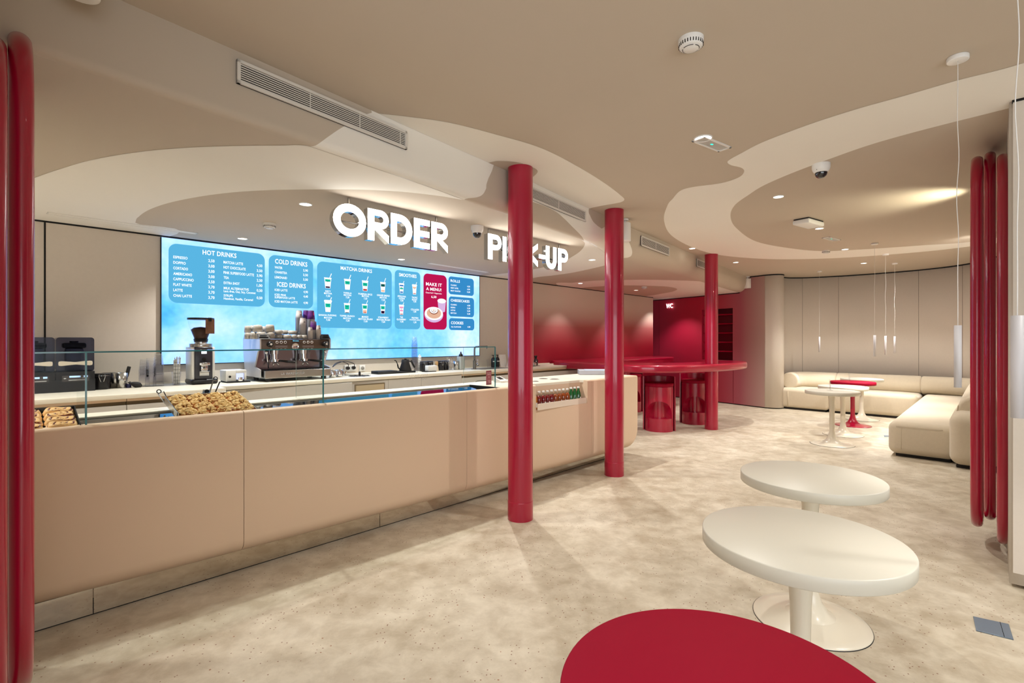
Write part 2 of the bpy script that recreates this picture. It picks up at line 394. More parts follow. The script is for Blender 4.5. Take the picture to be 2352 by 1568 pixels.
for i in range(NT + 1):
    t = T0 + (T1 - T0) * i / NT
    ct, r = c_top(t), r_bot(t); hv = H1 - H2 - r
    arc = r * PI / 2; tot = hv + arc
    for k in range(prof_n + 1):
        d = tot * k / prof_n
        if d <= hv: vs.append(BW(t, ct, H1 - d))
        else:
            a = (d - hv) / r; vs.append(BW(t, ct - r + r * math.cos(a), H2 + r - r * math.sin(a)))
n1 = prof_n + 1; flag = [inz(p) for p in vs]; fs = []; ms = []; cut = {}
def crossing(a, b_):
    key = (min(a, b_), max(a, b_))
    if key not in cut:
        p, q = (vs[a], vs[b_]) if flag[a] else (vs[b_], vs[a]); lo_, hi_ = 0.0, 1.0
        for _ in range(9):
            m_ = (lo_ + hi_) / 2
            if inz(p.lerp(q, m_)): lo_ = m_
            else: hi_ = m_
        vs.append(p.lerp(q, lo_)); cut[key] = len(vs) - 1
    return cut[key]
for i in range(NT):
    for k in range(prof_n):
        q = (i * n1 + k, (i + 1) * n1 + k, (i + 1) * n1 + k + 1, i * n1 + k + 1); fl = [flag[v] for v in q]
        if all(fl) or not any(fl): fs.append(q); ms.append(1 if fl[0] else 0); continue
        for want in (True, False):
            P = []
            for m_ in range(4):
                a, b_ = q[m_], q[(m_ + 1) % 4]
                if flag[a] == want: P.append(a)
                if flag[a] != flag[b_]: P.append(crossing(a, b_))
            if len(P) > 2: fs.append(tuple(P)); ms.append(1 if want else 0)
up.add(vs, fs, 0, True); up.m[-len(fs):] = ms
ceil = struct('ceiling', up, [M_beige, M_light], fix=False)

# ---- walls
def strip(P, z0, z1, th, mb=None, mi=0):
    mb = mb or MB(); n = len(P); Q = []
    for i in range(n):
        t = (Vector(P[min(i + 1, n - 1)]) - Vector(P[max(i - 1, 0)])).normalized(); Q.append(Vector(P[i]) + Vector((-t.y, t.x)) * th)
    vs = []
    for a in range(n): vs += [(P[a][0], P[a][1], z0), (P[a][0], P[a][1], z1), (Q[a].x, Q[a].y, z1), (Q[a].x, Q[a].y, z0)]
    fs = [(a * 4 + k, (a + 1) * 4 + k, (a + 1) * 4 + (k + 1) % 4, a * 4 + (k + 1) % 4) for a in range(n - 1) for k in range(4)]
    fs += [(0, 1, 2, 3), ((n - 1) * 4 + 3, (n - 1) * 4 + 2, (n - 1) * 4 + 1, (n - 1) * 4)]
    return mb.add(vs, fs, mi, n > 3)
def w2(s, c): p = W(s, c); return Vector((p.x, p.y))
CW = -5.908
def gradient_wall(name, axis, a, b_, cA=(214, 200, 184), cB=(160, 12, 42), noise=.25, mid=None):
    """printed wall covering fading between two dyes along one axis"""
    m = bpy.data.materials.new(name); m.use_nodes = True; nt = m.node_tree; b = nt.nodes['Principled BSDF']; L = nt.links.new
    tc = nt.nodes.new('ShaderNodeTexCoord'); sp = nt.nodes.new('ShaderNodeSeparateXYZ'); L(tc.outputs['Object'], sp.inputs[0])
    n = nt.nodes.new('ShaderNodeTexNoise'); n.inputs['Scale'].default_value = .5; n.inputs['Detail'].default_value = 1; L(tc.outputs['Object'], n.inputs['Vector'])
    mm = nt.nodes.new('ShaderNodeMath'); mm.operation = 'MULTIPLY_ADD'; mm.inputs[1].default_value = noise; L(n.outputs['Fac'], mm.inputs[0]); L(sp.outputs[axis], mm.inputs[2])
    mr = nt.nodes.new('ShaderNodeMapRange'); mr.interpolation_type = 'SMOOTHSTEP'; L(mm.outputs[0], mr.inputs[0]); mr.inputs[1].default_value = a; mr.inputs[2].default_value = b_
    cr = nt.nodes.new('ShaderNodeValToRGB'); L(mr.outputs[0], cr.inputs[0]); cr.color_ramp.elements[0].color = rgba(cA); cr.color_ramp.elements[1].color = rgba(cB)
    if mid: q = cr.color_ramp.elements.new(.5); q.color = rgba(mid)
    L(cr.outputs[0], b.inputs['Base Color']); b.inputs['Roughness'].default_value = .6
    return m
M_grad = gradient_wall('beige_to_red_wall_print', 2, 2.24, 1.22, noise=.12, mid=(172, 96, 94))
M_gradwc = gradient_wall('red_to_mauve_wall_print', 0, 4.45, 5.55, (176, 12, 54), (186, 168, 156), .12, mid=(164, 84, 96))
SG = 6.60
struct('wall_left', strip([w2(-6.2, CW), w2(SG, CW)], 0, 2.9, .12), M_wall)
struct('wall_left', strip([w2(SG + .012, CW), w2(10.96, CW)], 0, 2.9, .12), M_grad)
struct('trim_1', strip([w2(-6.2, CW + .004), w2(10.96, CW + .004)], H2 - .016, H2 - .001, .01), M_black)
s_ = SC(103, CW)[0]; struct('trim_2', strip([w2(s_ - .006, CW + .003), w2(s_ + .006, CW + .003)], .9, H2 - .01, .01), M_black)
struct('trim_3', strip([w2(SG - .075, CW + .02), w2(SG + .0, CW + .02)], 0, H2 - .016, .02), M_wall)
# rear wall with the WC sign and a shelf niche
DW = Vector((.519, -.855, 0)).normalized(); NW = Vector((-.855, -.519, 0)).normalized(); CWC = NW.dot(Vector((5.22, 10.25, 0)))
def WW(r, z=0, off=0): v = DW * r + NW * (CWC + off); return Vector((v.x, v.y, z))
def RWC(px): return DW.dot(VP(px, CY, NW, CWC))
rE = DW.dot(Vector((5.22, 10.25, 0))); rA, rB = RWC(1612), RWC(1683)
zN1 = VP(1683, 707, NW, CWC).z; zN0 = VP(1683, 828, NW, CWC).z
def wp(r): p = WW(r); return Vector((p.x, p.y))
mb = MB(); r0 = rE - 4.2
strip([wp(r0), wp(rA)], .02, 2.9, .12, mb); strip([wp(rB), wp(rE)], .02, 2.9, .12, mb)
strip([wp(rA), wp(rB)], .02, zN0, .12, mb); strip([wp(rA), wp(rB)], zN1, 2.9, .12, mb)
struct('wall_back', mb, M_gradwc)
mb = MB(); Rw = Matrix(((DW.x, -NW.x, 0, 0), (DW.y, -NW.y, 0, 0), (0, 0, 1, 0), (0, 0, 0, 1)))
OR = WW(rA); TN = Matrix.Translation((OR.x, OR.y, 0)) @ Rw; wn = rB - rA
shelf = thing('wall_niche', 'dark red open shelf niche cut into the red wall beside the third column', 'shelf niche', (OR.x, OR.y, 0))
TNl = Rw
nb_ = MB(); nb_.box(0, wn, .34, .36, zN0, zN1, 0, TNl); nb_.box(-.02, 0, .12, .36, zN0, zN1, 0, TNl); nb_.box(wn, wn + .02, .12, .36, zN0, zN1, 0, TNl)
nb_.box(0, wn, .12, .36, zN0 - .02, zN0, 0, TNl); nb_.box(0, wn, .12, .36, zN1, zN1 + .02, 0, TNl)
M_redmatte = mat('red_matte_panel', (128, 8, 36), .5)
obj('niche_box', nb_, M_redmatte, shelf)
for k in range(5):
    z = zN0 + (zN1 - zN0) * (k + .9) / 5.6; obj('shelf', MB().box(.005, wn - .005, .06, .335, z, z + .025, 0, TNl), M_redtop, shelf)
# curved beige wall round the lounge
cp = [(5.22, 10.25), (5.34, 10.15), (5.48, 10.13), (5.60, 10.22), (5.68, 10.42), (5.80, 10.60), (6.05, 10.70), (6.40, 10.64), (6.85, 10.41), (7.35, 10.02), (7.80, 9.50), (8.02, 8.95), (7.98, 8.40), (7.65, 7.75), (7.0, 6.98)]
cpw = [(p.x, p.y) for p in catmull([Vector((a, b_, 0)) for a, b_ in cp], 7, False)]
j = W(9.0, .06); k_ = W(4.0, .06)
cpw += [(j.x, j.y), (k_.x, k_.y)]
struct('wall_right', strip([Vector(p) for p in cpw], .02, 2.9, .15), M_wall)
def off(P, d):
    o = []
    for i in range(len(P)):
        t = (Vector(P[min(i + 1, len(P) - 1)]) - Vector(P[max(i - 1, 0)])).normalized(); o.append(Vector(P[i]) - Vector((-t.y, t.x)) * d)
    return o
struct('trim_4', strip(off(cpw[:-2], .006), H1 - .022, H1 - .001, .012), M_black)
struct('baseboard_right', strip(off(cpw[:-2], -.02), 0, .025, .02), M_black)
struct('trim_5', strip([wp(r0) + Vector((NW.x, NW.y)) * .006, wp(RWC(1699)) + Vector((NW.x, NW.y)) * .006], H2 - .02, H2 - .001, .012), M_black)
struct('trim_6', strip([wp(DW.dot(FP(1700, 640, H1))) + Vector((NW.x, NW.y)) * .006, wp(rE) + Vector((NW.x, NW.y)) * .006], H1 - .022, H1 - .001, .012), M_black)
struct('baseboard_back', strip([wp(r0) - Vector((NW.x, NW.y)) * .02, wp(rE) - Vector((NW.x, NW.y)) * .02], 0, .025, .02), M_black)
# panel joints of the curved wall and of the red wall
def at_px(P, px):
    u = (px - CX) / F
    for a, b_ in zip(P, P[1:]):
        da, db = a[0] - u * a[1], b_[0] - u * b_[1]
        if da * db <= 0 and a[1] > 8: k = da / (da - db); return Vector((a[0] + (b_[0] - a[0]) * k, a[1] + (b_[1] - a[1]) * k)), (Vector(b_) - Vector(a)).normalized()
M_seam = mat('panel_joint', (120, 108, 98), .8)
for n_, px in enumerate((1843, 1926, 2110, 2211)):
    h = at_px(cpw, px)
    if h:
        q, d = h; nn = Vector((d.y, -d.x)); a = q - d * .002 + nn * .004; b_ = q + d * .002 + nn * .004
        struct('trim_%d' % (7 + n_), strip([a, b_], .03, H1 - .02, .006), M_seam)
for n_, px in enumerate((1514, 1684)):
    r = RWC(px); a = wp(r - .004) + Vector((NW.x, NW.y)) * .003; b_ = wp(r + .004) + Vector((NW.x, NW.y)) * .003
    struct('trim_%d' % (11 + n_), strip([a, b_], .03, H2 - .02 if n_ == 0 else zN0, .006), M_redmatte)
# right pier beside the camera
c0, c1 = .075, 1.3; s0p, s1p = A.dot(Vector((2.816, 2.813, 0))), 5.6
mb = MB(); R = Matrix.Rotation(TH, 4, 'Z')             # local x = s, local y = -c
mb.box(s0p, s1p, -c1, -c0, .09, H1 + .05, 0, R)
struct('wall_pier', mb, M_wall); struct('baseboard_pier', MB().box(s0p + .04, s1p, -c1, -c0 - .05, 0, .09, 0, R), M_black)
struct('trim_13', MB().box(s0p - .006, s0p + .03, -c1, -c0 + .004, H1 - .014, H1 - .001, 0, R), M_black)
# left pier, rest of the shell behind the camera with the shopfront glazing
struct('wall_entrance', MB().box(-.9, -.065, 1.3, 3.1, 0, H1 + .05, 0, R), M_wall)
mb = MB(); mb.box(-9, 9.4, -3.1, -2.9, 0, .15); mb.box(-9, 9.4, -3.1, -2.9, 2.55, 2.9); mb.box(-9, -2.4, -3.1, -2.9, .15, 2.55); mb.box(4.2, 9.4, -3.1, -2.9, .15, 2.55)
struct('wall_front', mb, M_wall)
struct('wall_side', MB().box(9.2, 9.4, -3, 14.2, 0, 2.9), M_wall)
struct('wall_far', MB().box(-9, 9.4, 14.0, 14.2, 0, 2.9), M_wall)
win = MB()
for k in range(5): x = -2.4 + 6.6 * k / 4; win.box(x - .03, x + .03, -3.04, -2.96, .15, 2.55)
win.box(-2.4, 4.2, -3.04, -2.96, .15, .2); win.box(-2.4, 4.2, -3.04, -2.96, 2.5, 2.55)
struct('window_1', win, M_whitemat); struct('window_2', MB().box(-2.4, 4.2, -3.005, -2.995, .2, 2.5), M_glass)

# ---- red columns
def column(x, y, label, ztop=H1):
    t = thing('red_column', label, 'column', (x, y, 0), random.random() * 3, 'red lacquered columns')
    obj('shaft', MB().cyl(.098, .13, ztop - .002, 48), M_redcol, t); obj('base_sleeve', MB().lathe([(.1, 0), (.1, .004), (.1, .14), (.1, .145), (.0985, .148)], 48), M_redcol, t)
    return t
column(.066, 3.907, 'nearest glossy red round column, in front of the pale counter and the hanging sign')
column(1.065, 5.173, 'middle glossy red round column, at the far end of the pale counter')
column(3.150, 7.843, 'farthest glossy red round column, rising through the red bar table')

# ---- ceiling fittings
def on_ceil(px, py, z): p = FP(px, py, z); return (p.x, p.y, z)
def vent(t0, t1, z0, z1, label, muls=()):
    tm = (t0 + t1) / 2; c = c_top(tm) + .006; o = BW(tm, c, (z0 + z1) / 2); rz = math.atan2(Bd.y, Bd.x)
    # local x along the face, local y into the face
    v = thing('air_vent', label, 'air vent', o, rz, 'slotted air vents in the ceiling drop'); L = (t1 - t0) / 2; h = (z1 - z0) / 2
    # yaw so that the vent lies flat on the slightly curved face
    a = BW(t0, c_top(t0), 0); b_ = BW(t1, c_top(t1), 0); v.rotation_euler = (0, 0, math.atan2(b_.y - a.y, b_.x - a.x))
    obj('backing', MB().box(-L, L, -.003, .004, -h, h), M_dark, v)
    fr = MB(); w_ = .014
    fr.box(-L, L, -.012, .0, h - w_, h); fr.box(-L, L, -.012, .0, -h, -h + w_); fr.box(-L, -L + w_, -.012, .0, -h, h); fr.box(L - w_, L, -.012, .0, -h, h)
    obj('frame', fr, M_slat, v)
    sl = MB(); n = 8
    for k in range(n):
        z = -h + w_ + (2 * h - 2 * w_) * (k + .5) / n; sl.box(-L + w_, L - w_, -.0065, -.0045, z - .0026, z + .0026, 0, T3(rx=0))
    for m in muls: sl.box(-L + 2 * L * m - .002, -L + 2 * L * m + .002, -.008, -.002, -h + w_, h - w_)
    obj('louvre', sl, M_slat, v); return v
vent(1.03, 2.05, 2.600, 2.712, 'longest slotted air vent at the upper left of the ceiling drop', (.36, .66, .95))
vent(3.36, 4.42, 2.600, 2.712, 'slotted air vent in the ceiling drop between the nearest and middle red columns', (.5,))
vent(5.86, 6.82, 2.580, 2.705, 'short slotted air vent in the ceiling drop right of the middle red column', (.5,))
vent(8.05, 8.70, 2.580, 2.705, 'farthest small slotted air vent, half hidden behind the farthest red column')

DL = []
def downlight(px, py, z, label, r=.048, power=100, size=120, grp='round recessed downlights', blend=.7, col=(1, .97, .92)):
    p = on_ceil(px, py, z); t = thing('downlight', label, 'downlight', (p[0], p[1], z - .004), 0, grp)
    obj('trim_ring', MB().lathe([(r * .86, .003), (r * .9, -.003), (r, -.003), (r, .004)], 32), M_white, t)
    obj('lamp_glow', MB().lathe([(0, .001), (r * .88, .001)], 32), M_disc, t)
    spot('downlight_lamp', (p[0], p[1], z - .02), power, col, size, blend, .018); return t
downlight(1615, 317, H1, 'large bright downlight beside the near flush emergency light', .06, power=60)
downlight(1788, 451, H1, 'bright downlight inside the beige oval under the dome camera')
downlight(1882, 524, H1, 'downlight beside the white box fixture on the beige oval')
downlight(1941, 572, H1, 'downlight at the far rim of the beige oval near the pendants')
downlight(1984, 604, H1, 'downlight nearest the curved rear wall above the sofa', power=160)
downlight(1590, 570, H1, 'downlight close to the ceiling drop right of the middle column', power=110, size=84)
downlight(1690, 602, H1, 'downlight just right of the farthest red column')
downlight(702, 468, H2, 'downlight to the left of the hanging ORDER letters', power=95, size=125)
downlight(557, 547, H2, 'downlight over the coffee grinder near the menu screen', power=95, size=125)
downlight(922, 595, H2, 'downlight below the hanging ORDER letters', power=95, size=125)
downlight(1127, 549, H2, 'downlight partly hidden by the P of the PICK-UP letters', power=95, size=125)
downlight(1360, 596, H2, 'downlight on the lowered ceiling left of the middle column', power=95, size=125)
downlight(1333, 650, H2, 'downlight above the fading beige and red wall', power=45, size=95)
downlight(1461, 666, H2, 'downlight beside the farthest smoke detector on the pink ceiling', power=85, size=95)

# downlights of the same ceiling just outside the picture, over the entrance lounge
for k_, (x, y, pw) in enumerate(((2.3, 1.2, 75), (.1, 1.5, 60), (-1.1, .6, 40), (3.4, .2, 30), (.6, -.9, 30), (2.4, -.9, 30), (-2.6, -.3, 30))):
    t = thing('downlight', 'recessed downlight above the entrance, outside the picture', 'downlight', (x, y, H1 - .004), 0, 'downlights over the entrance')
    obj('trim_ring', MB().lathe([(.041, .003), (.043, -.003), (.048, -.003), (.048, .004)], 32), M_white, t); obj('lamp_glow', MB().lathe([(0, .001), (.042, .001)], 32), M_disc, t)
    spot('downlight_lamp', (x, y, H1 - .02), pw, (1, .97, .92), 110, .5, .07)
for k_, (q, z_, pw) in enumerate(((W(-.9, -4.7), H2, 110), (W(-.75, -3.75), H2, 90), (Vector((5.9, 6.3, 0)), H1, 120))):  # first two are added, unseen lamps that bounce light onto the left soffit
    t = thing('downlight', ['recessed downlight over the hidden left end of the back counter', 'recessed downlight over the hidden left end of the front counter', 'recessed downlight hidden behind the right red wall loops'][k_], 'downlight', (q.x, q.y, z_ - .004), 0, 'downlights hidden from view')
    obj('trim_ring', MB().lathe([(.041, .003), (.043, -.003), (.048, -.003), (.048, .004)], 32), M_white, t); obj('lamp_glow', MB().lathe([(0, .001), (.042, .001)], 32), M_disc, t)
    o_ = spot('downlight_lamp', (q.x, q.y, z_ - .03), pw, (1, .97, .92), 130, .7, .05)
    if k_ == 2: o_.rotation_euler = Vector((.35, .8, -1)).to_track_quat('-Z', 'Y').to_euler()
spot('wc_downlight', (3.66, 11.6, H2 - .03), 55, (1, .97, .92), 110, .6, .02)
def smoke(px, py, z, label, r=.052):
    t = thing('smoke_detector', label, 'smoke detector', on_ceil(px, py, z), random.random(), 'white smoke detectors')
    obj('base', MB().cyl(r, -.016, 0, 32), M_white, t)
    obj('body', MB().lathe([(r * .98, -.016), (r * .96, -.028), (r * .9, -.036), (r * .8, -.040)], 32), M_white, t)
    sl = MB()
    for k in range(28):
        a = 2 * PI * k / 28; sl.box(r * .90, r * .975, -.002, .002, -.034, -.020, 0, Matrix.Rotation(a, 4, 'Z'))
    for rr in (.62, .74):
        for q in range(4): sl.lathe([(r * rr, -.0452 + .006 * (rr > .7)), (r * (rr + .05), -.0440 + .005 * (rr > .7))], 8, 0, None, True, q * PI / 2 + .12, (q + 1) * PI / 2 - .12)
    obj('grille', sl, M_black_p, t)
    obj('cap', MB().lathe([(r * .86, -.038), (r * .7, -.041), (r * .55, -.046), (0, -.047)], 32), M_white, t)
    return t
smoke(1587, 90, H1, 'largest smoke detector, on the open beige ceiling above the bright downlight', .055)
smoke(619, 513, H2, 'smoke detector on the lowered ceiling above the menu screen')
smoke(1897, 575, H1, 'small distant smoke detector on the cream band of the ceiling')
smoke(1480, 658, H2, 'smallest smoke detector, on the pink lowered ceiling far away')
def dome(px, py, z, label, r=.06):
    t = thing('dome_camera', label, 'security camera', on_ceil(px, py, z), 0, 'white dome security cameras')
    obj('housing', MB().lathe([(r, 0), (r, -.03), (r * .93, -.045), (r * .78, -.06), (r * .7, -.066)], 36), M_white, t)
    obj('bubble', MB().lathe([(r * .7, -.064), (r * .68, -.078), (r * .55, -.095), (r * .3, -.106), (0, -.11)], 28), mat('dark_bubble', (20, 22, 28), .04, coat=1), t)
    obj('screw', MB().cyl(.003, 0, .002, 8, 0, T3(-r * .82, -r * .42, -.05, rx=PI / 2)), M_steel, t)
dome(1886, 377, H1, 'white dome camera on the edge of the beige oval in the ceiling', .062)
dome(1096, 519, H2, 'white dome camera between the ORDER and PICK-UP letters', .058)
def exitlight(px, py, rz, label, L=.16, Wd=.05):
    t = thing('emergency_light', label, 'emergency light', on_ceil(px, py, H1), rz, 'flush rectangular emergency lights')
    fr = MB()
    for a in ((-L, L, Wd - .012, Wd), (-L, L, -Wd, -Wd + .012), (-L, -L + .016, -Wd, Wd), (L - .016, L, -Wd, Wd)): fr.box(*a, -.008, 0)
    obj('frame', fr, M_white, t); obj('diffuser', MB().box(-L + .016, L - .016, -Wd + .012, Wd - .012, -.004, -.001), mat('grey_diffuser', (188, 190, 184), .3), t)
    obj('indicator', MB().box(-.012, .012, -.006, .006, -.0055, -.004), emis('green_indicator', (60, 240, 200), 1.6), t)
exitlight(1635, 330, .62, 'flush emergency light beside the near bright downlight'); exitlight(1910, 548, .62, 'distant flush emergency light beyond the white box fixture', .17, .05)
bx = thing('box_fixture', 'white rounded box fixture mounted on the beige oval of the ceiling', 'ceiling box', on_ceil(1857, 506, H1), .6)
obj('mounting_plate', MB().box(-.17, .17, -.08, .08, -.012, 0), M_blackrough, bx); obj('housing', MB().box(-.18, .18, -.09, .09, -.062, -.012, 0, None, .015, 3), M_white, bx)
def speaker(p, label):
    t = thing('speaker', label, 'speaker', p, 0, 'white cylinder speakers')
    obj('bracket', MB().cyl(.045, -.02, 0, 20).cyl(.015, -.045, -.02, 12), M_white, t); obj('body', MB().cyl(.068, -.25, -.045, 36, bev=.006), M_white, t)
p = FP(1434, 497, H1); speaker((p.x + .03, p.y + .12, H1), 'white cylinder speaker hanging beside the middle red column')
p = FP(1711, 637, H1); speaker((p.x - .02, p.y - .16, H1), 'white cylinder speaker where the red wall meets the ceiling')
def diffuser(pa, pb, wd, label):
    a, b_ = FP(*pa, H2), FP(*pb, H2); d = b_ - a; L = d.length / 2
    t = thing('linear_diffuser', label, 'air diffuser', ((a + b_) / 2), math.atan2(d.y, d.x), 'slim linear diffusers in the lowered ceiling')
    fr = MB(); fr.box(-L, L, -wd, -wd + .006, -.004, 0); fr.box(-L, L, wd - .006, wd, -.004, 0); fr.box(-L, -L + .01, -wd, wd, -.004, 0); fr.box(L - .01, L, -wd, wd, -.004, 0)
    obj('frame', fr, M_slat, t); obj('flap', MB().box(-L + .01, L - .01, -wd + .006, wd - .006, -.0025, 0), M_light, t)
    obj('slot', MB().box(-L, L, wd - .001, wd + .004, -.003, 0), M_dark, t)
diffuser((108, 488), (452, 536), .045, 'long linear ceiling diffuser above the blenders at the left')
diffuser((985, 604), (1120, 625), .045, 'linear ceiling diffuser above the right part of the menu screen')
tag(obj('ceiling_disc', MB().cyl(.055, -.155, 0, 32, bev=.004), M_white), 'white round disc cut by the top left corner of the picture', 'ceiling disc').location = (-1.50, 1.725, H1)

# ---- pendant lamps
def pendant(x, y, label, r=.0145, zt=1.472, zb=1.175, power=34):
    t = thing('pendant_lamp', label, 'pendant lamp', (x, y, H1), 0, 'slim white tube pendants')
    obj('canopy', MB().cyl(.042, -.022, 0, 32, bev=.003), M_white, t)
    n = 24; L = H1 - zt
    cord = [(.0035 * math.sin(k * .9) * math.sin(PI * k / n), .003 * math.sin(k * .6) * math.sin(PI * k / n), -.02 - (L - .02) * k / n) for k in range(n + 1)]
    obj('cord', MB().tube(cord, .0016, 6), M_white, t)
    obj('lamp_shade', MB().lathe([(0, zt - H1), (r, zt - H1), (r, zb - H1), (r * .86, zb - H1), (r * .8, zb - H1 + .02)], 28), M_whitemat, t)
    obj('lamp_glow', MB().lathe([(0, zb - H1 + .018), (r * .82, zb - H1 + .018)], 20), M_disc, t)
    if power: spot('pendant_lamp_light', (x, y, zb - .005), power, (1, .97, .93), 120, .6, .012)
    return t
for px, py, lb in ((1882, 622, 'leftmost far pendant, alone in front of the curved wall'), (2009, 558, 'largest of the three far pendants hanging close together'),
                   (2034, 583, 'middle one of the three far pendants hanging close together'), (2055, 604, 'rightmost and smallest of the three far pendants')):
    p = FP(px, py, H1); pendant(p.x, p.y, lb, .0155)
p = FP(2200, 130, H1); pendant(p.x, p.y, 'near white tube pendant with round canopy, left of the red wall loops', power=12)
pendant(1.468, 1.442, 'closest white tube pendant at the right edge, its ceiling canopy out of view', power=7)

ul = thing('wall_uplight', 'small wall lamp tucked behind the red wall loops, throwing light over the ceiling', 'wall lamp', W(6.1, .03, 2.42), TH)
obj('lamp_body', MB().box(-.06, .06, .0, .06, -.05, .03, 0, None, .008, 2), M_white, ul); obj('lamp_glow', MB().box(-.05, .05, .061, .062, -.03, .02), M_disc, ul)
sp_ = spot('wall_uplight_beam', W(6.1, -.06, 2.47), 42, (1, .94, .70), 95, 1.0, .03); sp_.rotation_euler = Vector((-NV.x, -NV.y, .42)).to_track_quat('-Z', 'Y').to_euler()
# ---- red wall loops on the two piers
def loop(name, label, s, c, hw, z0, z1, along, r=.03, group=None):
    """elongated ring of lacquered tube; along: direction of its long horizontal axis"""
    o = W(s, c); n = 18; pts = []
    for k in range(n + 1): a = PI * k / n; pts.append((hw * math.cos(a), 0, z1 - hw + hw * math.sin(a)))
    for k in range(n + 1): a = PI + PI * k / n; pts.append((hw * math.cos(a), 0, z0 + hw + hw * math.sin(a)))
    dense = []
    for i in range(len(pts)):
        a, b_ = Vector(pts[i]), Vector(pts[(i + 1) % len(pts)]); m = max(1, int((b_ - a).length / .12))
        for k in range(m): dense.append(a.lerp(b_, k / m))
    rz = math.atan2(along.y, along.x)
    return solid(name, label, 'wall loop', MB().tube(dense, r, 24, 0, True), M_red, (o.x, o.y, 0), rz, group)
g = 'red lacquered tube loops on the wall'
loop('wall_loop', 'big glossy red tube loop arching over the left edge of the picture', 0.045, -2.62, .36, .16, 2.49, NV, .031, g)
loop('wall_loop', 'darker red tube loop tucked behind the front one at the left edge', -.018, -2.50, .36, .13, 2.40, NV, .031, g)
sA = 4.75
loop('wall_loop', 'leftmost red tube loop beside the right pier, standing furthest off the wall', sA, -.085, .28, .14, 2.645, A, .031, g)
loop('wall_loop', 'middle red tube loop of the right group, highest at its top', sA + .16, -.022, .28, .16, 2.705, A, .030, g)
loop('wall_loop', 'rightmost red tube loop of the right group, reaching lowest', sA - .12, .040, .28, .09, 2.60, A, .029, g)
# ================================================================ FRONT COUNTER
def yf(s): return 3.27 - .04 * (min(s, 4.35) - .1)          # distance of the counter front (= -c)
CS, CY0 = 2.0, 3.5
def cthing(name, label, cat, s, y, z=0, group=None):
    p = W(s, -y, z); return thing(name, label, cat, p, TH, group)
counter = cthing('service_counter', 'long pale peach service counter with rounded edges and mirrored plinth', 'counter', CS, CY0)
LC = Matrix.Translation((-CS, -CY0, 0))
ZT = .975; RB = .095; RT = .022; SE = 5.37; YR = 3.80
def prof(s, kind):
    f = yf(s); r = .14; zb = .115
    if s > SE - r: zb = .115 + r - math.sqrt(max(0, r * r - (s - SE + r) ** 2))
    P = [(YR if kind == 'full' else f + .5, max(.115, zb))]
    for k in range(9): a = PI / 2 * k / 8; P.append((f + RB * (1 - math.sin(a)), zb + RB * (1 - math.cos(a))))
    if kind == 'niche':
        P += [(f, .725), (f + .004, .735), (f + .09, .735), (f + .09, .952), (f + .5, .952)]
    else:
        for k in range(7): a = PI / 2 * k / 6; P.append((f + RT * (1 - math.cos(a)), ZT - RT * (1 - math.sin(a))))
        P += [(f + .052, ZT), (f + .052, .915), (f + .5, .915)] if kind == 'rim' else ([(YR, ZT)] if kind == 'full' else [(f + .052, ZT), (f + .053, .952), (f + .5, .952)])
    return P
def loft(mb, s0, s1, kind, n=6, mi=0):
    st = [s0 + (s1 - s0) * k / n for k in range(n + 1)]
    if s1 >= SE: st = [s0, SE - .14] + [SE - .14 + .14 * math.sin(PI / 2 * k / 8) for k in range(1, 9)]
    vs = []; m = len(prof(s0, kind))
    for s in st: vs += [(s, y, z) for y, z in prof(s, kind)]
    N = len(st); fs = [(i * m + k, (i + 1) * m + k, (i + 1) * m + (k + 1) % m, i * m + (k + 1) % m) for i in range(N - 1) for k in range(m)]
    mb.add(vs, fs, mi, False, LC)
    for i in (0, N - 1):
        q = [Vector((0, p[0], p[1])) for p in prof(st[i], kind)]; tri = tessellate_polygon([[Vector((p.y, p.z, 0)) for p in q]])
        mb.add([(st[i], p.y, p.z) for p in q], [tuple(t) for t in tri], mi, False, LC)
def smooth_auto(o, ang=.6):
    me = o.data; me.polygons.foreach_set('use_smooth', [True] * len(me.polygons))
    bm = bmesh.new(); bm.from_mesh(me); bmesh.ops.remove_doubles(bm, verts=bm.verts[:], dist=1e-5)
    for e in bm.edges: e.smooth = len(e.link_faces) == 2 and e.calc_face_angle(9) < ang
    bmesh.ops.recalc_face_normals(bm, faces=bm.faces[:]); bm.to_mesh(me); bm.free()
for segs in ([(-1.6, 1.0145, 'rim')], [(1.0175, 2.7125, 'rim')], [(2.7155, 3.145, 'rim'), (3.145, 3.55, 'mid'), (3.55, 4.34, 'niche'), (4.34, 4.4085, 'mid')], [(4.4115, SE, 'full')]):
    mb = MB()
    for a, b_, k in segs: loft(mb, a, b_, k)
    smooth_auto(obj('front_panel', mb, M_body, counter, False), .45)
obj('rear_ledge', MB().box(-1.6, 3.145, 3.62, YR, .915, ZT, 0, LC, .004, 2, False), M_top, counter)
dk = [(3.145, yf(3.145) + .052), (3.55, yf(3.55) + .052), (3.55, yf(3.55) + .09), (4.32, yf(4.32) + .09), (4.34, yf(4.34) + .052), (4.4085, yf(4.4) + .052), (4.4085, YR), (3.145, YR)]
obj('deck', MB().prism(dk, .952, ZT, 0, LC), M_top, counter)
obj('deck', MB().prism([(4.4115, yf(4.5) + .024), (SE - .02, yf(5) + .024), (SE - .02, YR - .004), (4.4115, YR - .004)], ZT, ZT + .0015, 0, LC), M_top, counter)
for a, b_ in ((-1.6, SC(213, -3.3)[0]), (SC(213, -3.3)[0] + .004, SC(872, -3.3)[0]), (SC(872, -3.3)[0] + .004, 3.6), (3.604, 5.2)):
    obj('plinth', MB().box(a, b_, 3.30, 3.32, .006, .135, 0, LC), M_mirror, counter)
obj('plinth_gap', MB().box(-1.6, 5.2, 3.303, 3.5, 0, .007, 0, LC), M_black, counter)
